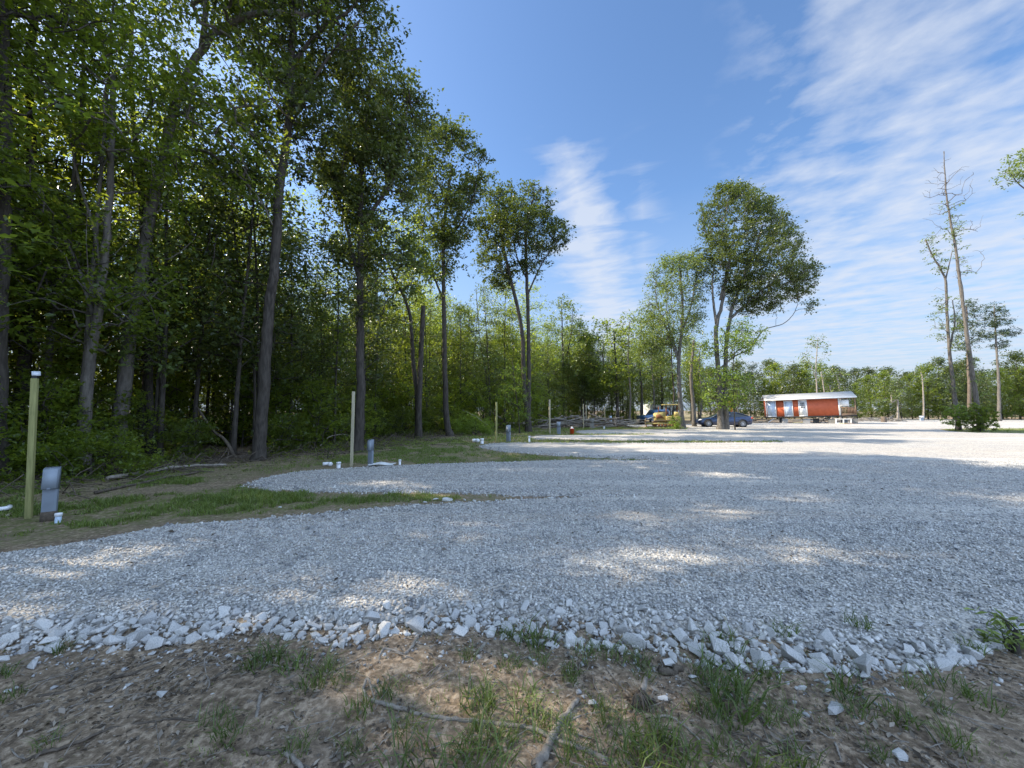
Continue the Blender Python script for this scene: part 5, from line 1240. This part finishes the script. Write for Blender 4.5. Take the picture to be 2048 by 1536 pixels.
def sedan(label, loc, rz, paint, scale=1):
    root = thing('parked_car', label, 'car', loc, rz); root.scale = (scale,)*3
    # stations: x, zbottom, zbelt, halfwidth
    st = [(-2.35,.34,.52,.55),(-2.30,.26,.62,.72),(-2.15,.20,.68,.82),(-1.8,.18,.76,.88),(-1.4,.18,.82,.91),(-.9,.18,.87,.92),(-.3,.18,.89,.925),(.4,.18,.91,.925),(1.0,.18,.94,.92),(1.5,.2,.97,.90),(1.9,.22,.99,.87),(2.2,.27,1.0,.80),(2.33,.34,.97,.70),(2.37,.45,.90,.6)]
    sec = lambda x, zb, zt, w: [(x, -w*.80, zb), (x, -w*.97, zb+.08), (x, -w, zb+(zt-zb)*.45), (x, -w*.985, zb+(zt-zb)*.78), (x, -w*.90, zt), (x, -w*.5, zt+.035), (x, 0, zt+.045), (x, w*.5, zt+.035), (x, w*.9, zt), (x, w*.985, zb+(zt-zb)*.78), (x, w, zb+(zt-zb)*.45), (x, w*.97, zb+.08), (x, w*.8, zb)]
    v = [p for s in st for p in sec(*s)]; n = 13; q = []
    for i in range(len(st)-1):
        for j in range(n): q.append((i*n+j, i*n+(j+1) % n, (i+1)*n+(j+1) % n, (i+1)*n+j))
    t = [(0, j+1, j) for j in range(1, n-1)]+[((len(st)-1)*n, (len(st)-1)*n+j, (len(st)-1)*n+j+1) for j in range(1, n-1)]
    mb = MB(); mb.add(v, quads=q, tris=t); mb.build('body', M[paint], root, smooth=True)
    # greenhouse
    gs = [(-1.25,.83,.845,.80),(-.85,.87,1.08,.80),(-.45,.89,1.27,.79),(-.05,.90,1.39,.79),(.4,.91,1.43,.79),(.9,.93,1.41,.78),(1.35,.95,1.31,.76),(1.75,.98,1.17,.72),(2.1,1.0,1.03,.66)]
    def gsec(x, zb, zt, w):
        u = min(1, (zt-zb)/.4); return [(x, -w*1.04, zb-.03), (x, -w*(1-.20*u), zb+(zt-zb)*.86), (x, -w*(.72), zt), (x, 0, zt+.02*u), (x, w*.72, zt), (x, w*(1-.20*u), zb+(zt-zb)*.86), (x, w*1.04, zb-.03)]
    v = [p for s in gs for p in gsec(*s)]; q = []; qr = []
    for i in range(len(gs)-1):
        for j in range(6):
            (qr if (j in (1, 2, 3, 4)) else q).append((i*7+j, i*7+j+1, (i+1)*7+j+1, (i+1)*7+j))
    mb = MB(); mb.add(v, quads=q); mb.build('side_windows', M['glass'], root, smooth=True)
    mb = MB(); mb.add(v, quads=[f for f in qr if f[0]//7 in (0, 1, 2, 6, 7)]+[f for f in qr if f[0]//7 in (3, 4, 5) and f[0] % 7 in (2, 3)]); mb.build('windscreen_and_glass_roof', M['glass'], root, smooth=True)
    mb = MB(); mb.add(v, quads=[f for f in qr if f[0]//7 in (3, 4, 5) and f[0] % 7 in (1, 4)])
    for sgn in (-1, 1):
        for a, bq in (((-1.2, .85), (-.05, 1.38)), ((-.05, 1.38), (.9, 1.40)), ((.9, 1.40), (2.05, 1.04))):
            y0 = sgn*(.80 if a[1] < 1 else .66); y1 = sgn*(.66 if bq[1] > 1.2 else .70)
            mb.tube([(a[0], y0, a[1]), ((a[0]+bq[0])/2, (y0+y1)/2, (a[1]+bq[1])/2+.02), (bq[0], y1, bq[1])], .028, 6)
        mb.tube([(.45, sgn*.83, .9), (.42, sgn*.67, 1.38)], .025, 6)
    mb.build('roof_frame', M[paint], root, smooth=True)
    for sgn in (-1, 1):
        mb = MB(); mb.add([(-2.30,sgn*.55,.60),(-2.24,sgn*.78,.60),(-1.98,sgn*.86,.70),(-2.1,sgn*.62,.725)], quads=[(0,1,2,3)]); mb.v[-1] = mb.v[-1]+np.array((-.02, sgn*.012, .012)); mb.build('headlight', M['pvc'], root)
        mb = MB(); mb.bevbox((2.2, sgn*.66-.14, .80), (2.37, sgn*.66+.14, .92), .02); mb.build('tail_light', M['orange'], root)
        mb = MB(); mb.bevbox((-.78, sgn*1.0-.08, .93), (-.6, sgn*1.0+.08, 1.05), .03); mb.tube([(-.69, sgn*.85, .93), (-.69, sgn*.95, .96)], .02, 6); mb.build('wing_mirror', M[paint], root, smooth=True)
        for xx in (-1.45, 1.45):
            mb = MB(); mb.lathe([(0, sgn*.905), (.36, sgn*.905), (.385, sgn*.93), (.40, sgn*.90)], 24, (xx, 0, .36), axis='y'); mb.build('wheel_arch', M['darkint'], root)
            wheel(root, xx, sgn*.87, .34, .335, .22, sgn)
        for xx in (-.15, .95):
            mb = MB(); mb.bevbox((xx, sgn*.93-.015, .72), (xx+.2, sgn*.93+.015, .75), .006); mb.build('door_handle', M[paint], root)
    return root
cy_ = 35.0; cxx = (1450-CX)/F*cy_
sedan('dark blue sedan parked behind the lopsided oak trunk', (cxx+.8, cy_+2, -.0), math.radians(-14), 'blue', 1.0)

# vehicles glimpsed behind
def pickup(label, loc, rz, paint, scale=1.0):
    root = thing('parked_pickup', label, 'pickup truck', loc, rz); root.scale = (scale,)*3
    mb = MB(); mb.prism([(-2.7,.5),(-2.75,1.0),(-1.4,1.15),(-1.35,1.1),(2.7,1.1),(2.7,.5)], -.95, .95); mb.build('body', M[paint], root)
    mb = MB(); mb.prism([(-1.45,1.1),(-.8,1.75),(.7,1.78),(.85,1.1)], -.82, .82); mb.build('cab', M[paint], root)
    for s in (-1, 1):
        mb = MB(); mb.prism([(-1.2,1.14),(-.72,1.62),(.6,1.66),(.7,1.14)], s*.83-.01, s*.83+.01); mb.build('window', M['glass'], root)
        for xx in (-1.8, 1.7): wheel(root, xx, s*.86, .4, .4, .26, s)
    return root
p = P(1302, 845, 48); pickup('blue pickup partly hidden behind the bulldozer blade', (p[0]+.3, 46, -.02), math.radians(20), 'blue2', .95)

# far white trailers seen through the trunks
def trailer(label, loc, rz, L, hgt):
    root = thing('camper_trailer', label, 'trailer', loc, rz)
    mb = MB(); mb.bevbox((-L/2, -1.2, .6), (L/2, 1.2, hgt), .12); mb.build('shell', M['white'], root)
    for xx in (-L*.3, L*.05, L*.32):
        mb = MB(); mb.bevbox((xx-.35, -1.22, 1.5), (xx+.35, -1.195, 2.0), .008); mb.build('window', M['glass'], root)
    for s in (-1, 1):
        for xx in (-.4, .45): wheel(root, xx, s*1.05, .35, .35, .2, s)
    mb = MB(); mb.tube([(-L/2, 0, .6), (-L/2-.9, 0, .5)], .06, 6); mb.build('hitch', M['steel'], root)
p = P(1325, 845, 60); trailer('white trailer glimpsed between trunks behind the bulldozer', (p[0], 60, 0), .1, 5.0, 2.5)
p = P(1427, 845, 52); root = thing('utility_cart', 'small orange and white cart behind the bonnet of the blue car', 'cart', (p[0], 48, 0), .2)
mb = MB(); mb.bevbox((-.9, -.6, .45), (.9, .6, .95), .08); mb.build('tub', M['orange'], root); mb = MB(); mb.bevbox((-.8, -.5, .95), (.7, .5, 1.3), .1); mb.build('cover', M['cloth'], root)
for s in (-1, 1):
    for xx in (-.5, .5): wheel(root, xx, s*.6, .28, .28, .16, s)
# red flagged arm above car (raised excavator boom)
p = P(1459, 846, 50)
root = thing('lifting_arm', 'red raised machine arm standing behind the roof of the blue car', 'machine', (p[0], 50, 0), 0)
mb = MB(); mb.bevbox((-.8, -.6, .1), (.8, .6, .8), .08); mb.build('base', M['rust'], root)
mb = MB(); mb.tube([(.2, 0, .8), (.35, 0, 1.8), (.1, 0, 2.7)], [.16, .14, .1], 4); mb.build('boom', M['orange'], root)
mb = MB(); mb.tube([(.1, 0, 2.7), (-.5, 0, 2.2), (-.55, 0, 1.6)], [.1, .08, .06], 4); mb.build('stick', M['orange'], root)

# ------------------------------------------------------------------ bulldozer
p = G(1320, 852.5); Yd = 37.0; bxx = (1322-CX)/F*Yd
root = thing('bulldozer', 'yellow tracked bulldozer with open canopy and front blade facing left', 'bulldozer', (bxx+.35, Yd, 0), math.radians(-19)); root.scale = (.82,)*3
def track_loop(y0, y1):
    prof = []
    for a in np.linspace(math.pi/2, 3*math.pi/2, 9): prof.append((-1.15+.36*math.cos(a), .36+.36*math.sin(a)))
    for a in np.linspace(-math.pi/2, math.pi/2, 9): prof.append((1.05+.42*math.cos(a), .42+.42*math.sin(a)))
    return prof
for s in (-1, 1):
    mb = MB(); y0, y1 = sorted((s*.62, s*1.02)); pr = np.array(track_loop(y0, y1)); n = len(pr); c_ = pr.mean(0); inn = c_+(pr-c_)*np.array((.94, .80))
    v = [(a, y0, b_) for a, b_ in pr]+[(a, y1, b_) for a, b_ in pr]+[(a, y0, b_) for a, b_ in inn]+[(a, y1, b_) for a, b_ in inn]
    q = []
    for i in range(n):
        j = (i+1) % n; q += [(i, j, n+j, n+i), (2*n+i, 3*n+i, 3*n+j, 2*n+j), (i, 2*n+i, 2*n+j, j), (n+i, n+j, 3*n+j, 3*n+i)]
    mb.add(v, quads=q)
    # grouser bars
    per = np.concatenate([pr, pr[:1]]); seg = np.linalg.norm(np.diff(per, axis=0), axis=1); cum = np.concatenate([[0], np.cumsum(seg)])
    for d_ in np.arange(0, cum[-1], .17):
        k = np.searchsorted(cum, d_, 'right')-1; t = (d_-cum[k])/seg[k]; c2 = per[k]+(per[k+1]-per[k])*t; tn = (per[k+1]-per[k])/seg[k]; nn = np.array((-tn[1], tn[0])); 
        if np.dot(nn, c2-c_) < 0: nn = -nn
        a = c2-tn*.02; b_ = c2+tn*.02; qd = [a-nn*.01, b_-nn*.01, b_+nn*.045, a+nn*.045]
        mb.prism([tuple(z_) for z_ in qd], y0-.01, y1+.01)
    tk = mb.build('track', M['track'], root)
    ye = s*.92
    for xx, rr in ((-1.15, .27), (1.05, .32), (-.7, .13), (-.35, .13), (0, .13), (.35, .13), (.65, .13)):
        mb = MB(); zc = .36 if rr > .2 and xx < 0 else (.42 if rr > .2 else .2)
        mb.lathe([(0, ye-.04), (rr, ye-.04), (rr, ye+.04), (rr*.4, ye+.07*s), (0, ye+.07*s)], 16, (xx, 0, zc), axis='y'); mb.build('roller', M['rust'], tk)
    mb = MB(); mb.bevbox((-1.0, s*.8-.12, .26), (.85, s*.8+.12, .46), .03); mb.build('track_frame', M['yellow'], root)
mb = MB(); mb.prism([(-1.25,.75),(-1.3,1.5),(-1.15,1.62),(.05,1.72),(.05,.6),(-1.0,.55)], -.42, .42); hd = mb.build('hood', M['yellow'], root)
mb = MB(); mb.prism([(-1.0,.95),(-1.0,1.4),(-.55,1.45),(-.1,.98)], -.435, -.425); mb.prism([(-1.0,.95),(-1.0,1.4),(-.55,1.45),(-.1,.98)], .425, .435); mb.build('side_vent', M['rust'], hd)
mb = MB(); mb.tube([(-.7, .15, 1.65), (-.7, .15, 2.35)], .045, 8); mb.build('exhaust_pipe', M['rust'], hd)
mb = MB(); mb.bevbox((.05, -.62, .6), (1.55, .62, 1.25), .06); mb.prism([(.9, 1.25), (.95, 1.75), (1.5, 1.7), (1.5, 1.25)], -.6, .6); mb.build('rear_body', M['yellow'], root)
mb = MB(); mb.bevbox((.35, -.28, 1.25), (.85, .28, 1.42), .05); mb.bevbox((.75, -.26, 1.4), (.9, .26, 1.95), .05); mb.build('seat', M['black'], root)
mb = MB()
for xx in (.12, 1.3):
    for s in (-1, 1): mb.tube([(xx, s*.55, 1.2), (xx, s*.55, 2.5)], .045, 6)
mb.build('canopy_posts', M['rust'], root)
mb = MB(); mb.bevbox((-.35, -.72, 2.5), (1.5, .72, 2.62), .04); mb.build('canopy_roof', M['yellow'], root)
mb = MB(); zs_ = np.linspace(.03, 1.0, 8); n = 8
fr = [(-2.12-.16*math.sin(math.pi*(z_-.03)/.97), z_) for z_ in zs_]; bk = [(x_+.06, z_) for x_, z_ in fr][::-1]
prof = fr+bk; v = [(a_, -1.4, b_) for a_, b_ in prof]+[(a_, 1.4, b_) for a_, b_ in prof]; n = 16
mb.add(v, quads=[(i, (i+1) % n, n+(i+1) % n, n+i) for i in range(n)]+[(i, i+1, n-2-i, n-1-i) for i in range(7)]+[(n+i, n+n-1-i, n+n-2-i, n+i+1) for i in range(7)])
bl = mb.build('blade', M['wornblade'], root)
mb = MB(); mb.box((-2.16, -1.42, .0), (-2.06, 1.42, .16)); mb.build('cutting_edge', M['rust'], bl)
for s in (-1, 1):
    mb = MB(); mb.tube([(-2.25, s*1.12, .35), (-1.0, s*1.12, .4), (.2, s*1.08, .42)], .08, 6); mb.build('push_arm', M['yellow'], root)
    mb = MB(); mb.tube([(-2.25, s*.4, .75), (-1.2, s*.4, 1.2)], .05, 8); mb.build('hydraulic_ram', M['steel'], root)

# ------------------------------------------------------------------ shed
A = np.array((32.3, 49.0)); B = np.array((38.9+1.1, 44.6)); dv = B-A; Ls = np.linalg.norm(dv); ang = math.atan2(dv[1], dv[0])
def fac(px):
    x = (px-CX)/F; # X = x*Y ; A + t*dv
    return (x*A[1]-A[0])/(dv[0]-x*dv[1])*Ls
root = thing('shed', 'long red cabin shed with pale metal roof and porch at its right end', 'shed', (A[0], A[1], .72), ang)
L1 = fac(1712); D_ = 3.6; hw = 2.12; xp = fac(1677)
root.rotation_euler = (0, math.radians(-2.0), ang)
mb = MB(); mb.box((.0, .0, .0), (xp, D_, hw)); wl = mb.build('wall', M['red'], root)
mb = MB()
for y_ in (0, D_):      # gables
    pass
# gable infill (triangles in yz)
for x_ in (0.01, xp-.01):
    mb.add([(x_, 0, hw), (x_, D_, hw), (x_, D_/2, hw+.60), (x_+.02*(1 if x_ > 1 else -1), 0, hw), (x_+.02*(1 if x_ > 1 else -1), D_, hw), (x_+.02*(1 if x_ > 1 else -1), D_/2, hw+.60)], tris=[(0,1,2),(3,5,4)], quads=[(0,2,5,3),(1,4,5,2)])
mb.build('gable', M['red'], root)
def slope(y0, z0, y1, z1, th=.05):
    return [(y0, z0), (y1, z1), (y1, z1+th), (y0, z0+th)]
mb = MB()
for ya, yb_ in ((-.32, D_/2), (D_+.32, D_/2)):
    za = hw-.02; zb = hw+.66
    v = []
    for x_ in (-.16, L1+.08): v += [(x_, ya, za), (x_, yb_, zb), (x_, yb_, zb+.05), (x_, ya, za+.06)]
    mb.add(v, quads=[(0,1,2,3),(4,7,6,5),(0,4,5,1),(3,2,6,7),(0,3,7,4),(1,5,6,2)])
rf = mb.build('roof', M['roof'], root)
mb = MB(); mb.box((-.165, -.345, hw-.10), (L1+.085, -.322, hw+.05)); mb.build('eave_trim', M['white'], rf)
mb = MB(); mb.box((-.62, -.1, hw-.02), (-.17, .35, hw+.03)); mb.build('gutter_end', M['white'], rf)
for a_, b_ in ((-.03, .07), (xp-.02, xp+.12)):
    mb = MB(); mb.box((a_, -.03, 0), (b_, -.002, hw)); mb.build('corner_trim', M['white'], wl)
mb = MB(); mb.box((-.05, -.04, -.17), (L1, D_, -.002)); mb.build('floor_frame', M['darkint'], root)
def opening(x0, x1, z0, z1, kind):
    mb = MB(); w = .07
    mb.box((x0-w, -.05, z0-w), (x1+w, -.004, z0)); mb.box((x0-w, -.05, z1), (x1+w, -.004, z1+w)); mb.box((x0-w, -.05, z0), (x0, -.004, z1)); mb.box((x1, -.05, z0), (x1+w, -.004, z1))
    f = mb.build('door_frame' if kind == 'door' else 'window_frame', M['white'], root)
    mb = MB(); mb.box((x0, -.03, z0), (x1, -.006, z1))
    o = mb.build('door' if kind == 'door' else 'covered_pane', M['white'] if kind == 'door' else M['blueglass'], f)
    if kind == 'door':
        mb = MB(); cxm = (x0+x1)/2; ww = (x1-x0)*.62
        for i in range(3):
            for j in range(3):
                a = cxm-ww/2+i*ww/3; b_ = z0+(z1-z0)*.50+j*(z1-z0)*.13
                mb.box((a+.02, -.038, b_+.02), (a+ww/3-.02, -.031, b_+(z1-z0)*.13-.02))
        mb.build('glass_lights', M['glass'], f)
        mb = MB(); mb.tube([(x0+.07, -.09, z0+.85), (x0+.07, -.03, z0+.85)], .03, 8); mb.build('knob', M['steel'], f)
opening(fac(1535.5), fac(1550.5), .08, 1.92, 'win')
opening(fac(1569), fac(1584), .08, 1.88, 'win')
opening(fac(1598), fac(1612.5), .06, 1.9, 'door')
# porch
mb = MB(); mb.box((xp, 0, 0), (L1, D_, .06)); mb.build('porch_floor', M['deck'], root)
for y_ in (.06, D_-.06):
    mb = MB(); mb.box((L1-.10, y_-.05, .06), (L1, y_+.05, hw-.02)); mb.build('porch_post', M['deck'], root)
mb = MB(); mb.box((xp+.13, .01, .86), (L1-.10, .08, .93)); mb.box((xp+.13, .02, .14), (L1-.10, .07, .19))
for k in np.arange(xp+.2, L1-.14, .13): mb.box((k, .03, .19), (k+.04, .065, .86))
mb.box((L1-.08, .12, .86), (L1-.01, D_-.12, .93)); mb.box((L1-.07, .12, .14), (L1-.02, D_-.12, .19))
for k in np.arange(.2, D_-.2, .13): mb.box((L1-.065, k, .19), (L1-.025, k+.04, .86))
mb.build('railing', M['deck'], root)
mb = MB(); mb.tube([(L1-.05, .05, hw-.45), (L1-.5, .05, hw-.05)], .035, 4); mb.build('brace', M['deck'], root)
mb = MB(); mb.box((xp+.14, -.03, 1.05), (fac(1698), -.0, 1.80)); mb.build('white_panel', M['white'], root)
mb = MB(); mb.box((xp, .0, hw-.12), (L1, .05, hw-.02)); mb.box((xp, D_-.05, hw-.12), (L1, D_, hw-.02)); mb.build('porch_beam', M['deck'], root)
# things under the shed
def L2W(x, y, z): 
    return (A[0]+x*math.cos(ang)-y*math.sin(ang), A[1]+x*math.sin(ang)+y*math.cos(ang), z)
for i, (x, wd, lab, mt_) in enumerate([(fac(1568), .3, 'grey block pier under the shed, leftmost at the front', 'concrete'), (fac(1611), .36, 'grey block pier under the shed door', 'concrete'), (fac(1662), .34, 'tan block pier under the red wall, left of the porch', 'concD'), (fac(1706), .34, 'block pier under the right end of the porch', 'concD')]):
    r_ = thing('block_pier', lab, 'concrete pier', L2W(x, .25, -.02), ang, 'piers holding up the shed')
    for k in range(3):
        mb = MB(); mb.bevbox((-wd, -.15, .0), (wd, .15, .185), .012); mb.build('block', M[mt_], r_, loc=(random.uniform(-.01, .01), 0, k*.188))
for i, x in enumerate((fac(1568), fac(1640), fac(1700))):
    r_ = thing('block_pier', 'shadowed rear block pier far under the shed', 'concrete pier', L2W(x, D_-.3, -.02), ang, 'rear piers of the shed')
    for k in range(3):
        mb = MB(); mb.bevbox((-.3, -.15, .0), (.3, .15, .185), .012); mb.build('block', M['concrete'], r_, loc=(0, 0, k*.188))
def plank(label, x0, x1, y, z0, z1, w, mat, t=.05):
    mb = MB(); a = Vector(L2W(x0, y, z0)); b_ = Vector(L2W(x1, y, z1)); c_ = (a+b_)/2; Lk = (b_-a).length
    mb.bevbox((-Lk/2, -w/2, -t/2), (Lk/2, w/2, t/2), .008); o = mb.build('plank', M[mat], None, loc=tuple(c_)); o.rotation_euler = (b_-a).to_track_quat('X', 'Z').to_euler(); tag(o, label, 'plank')
plank('yellowish plank lying in front of the shed door', fac(1582), fac(1602), -.5, .04, .10, .3, 'board')
plank('pale board leaning on the ground left of the shed', fac(1534), fac(1545), -.3, .03, .5, .2, 'pvcB')
plank('pale board lying under the shed between two piers', fac(1583), fac(1601), .3, .25, .30, .2, 'postG')
plank('long thin board lying far left of the shed', fac(1500), fac(1532), -.2, .03, .12, .18, 'postG')
plank('light board lying below the porch', fac(1672), fac(1690), -.6, .04, .08, .25, 'board')
plank('reddish plank lying right of the light board below the porch', fac(1682), fac(1700), -.9, .04, .1, .2, 'rust')
r_ = thing('crate', 'white open crate standing under the porch of the shed', 'crate', L2W(fac(1684), .1, 0), ang)
mb = MB(); mb.bevbox((-.75, -.25, 0), (.75, .3, .08), .01); mb.bevbox((-.75, -.25, .5), (.75, .3, .58), .01); mb.build('boards', M['white'], r_)
mb = MB(); [mb.bevbox((k-.05, -.24, .08), (k+.05, .28, .5), .01) for k in (-.68, 0, .68)]; mb.build('slats', M['white'], r_)
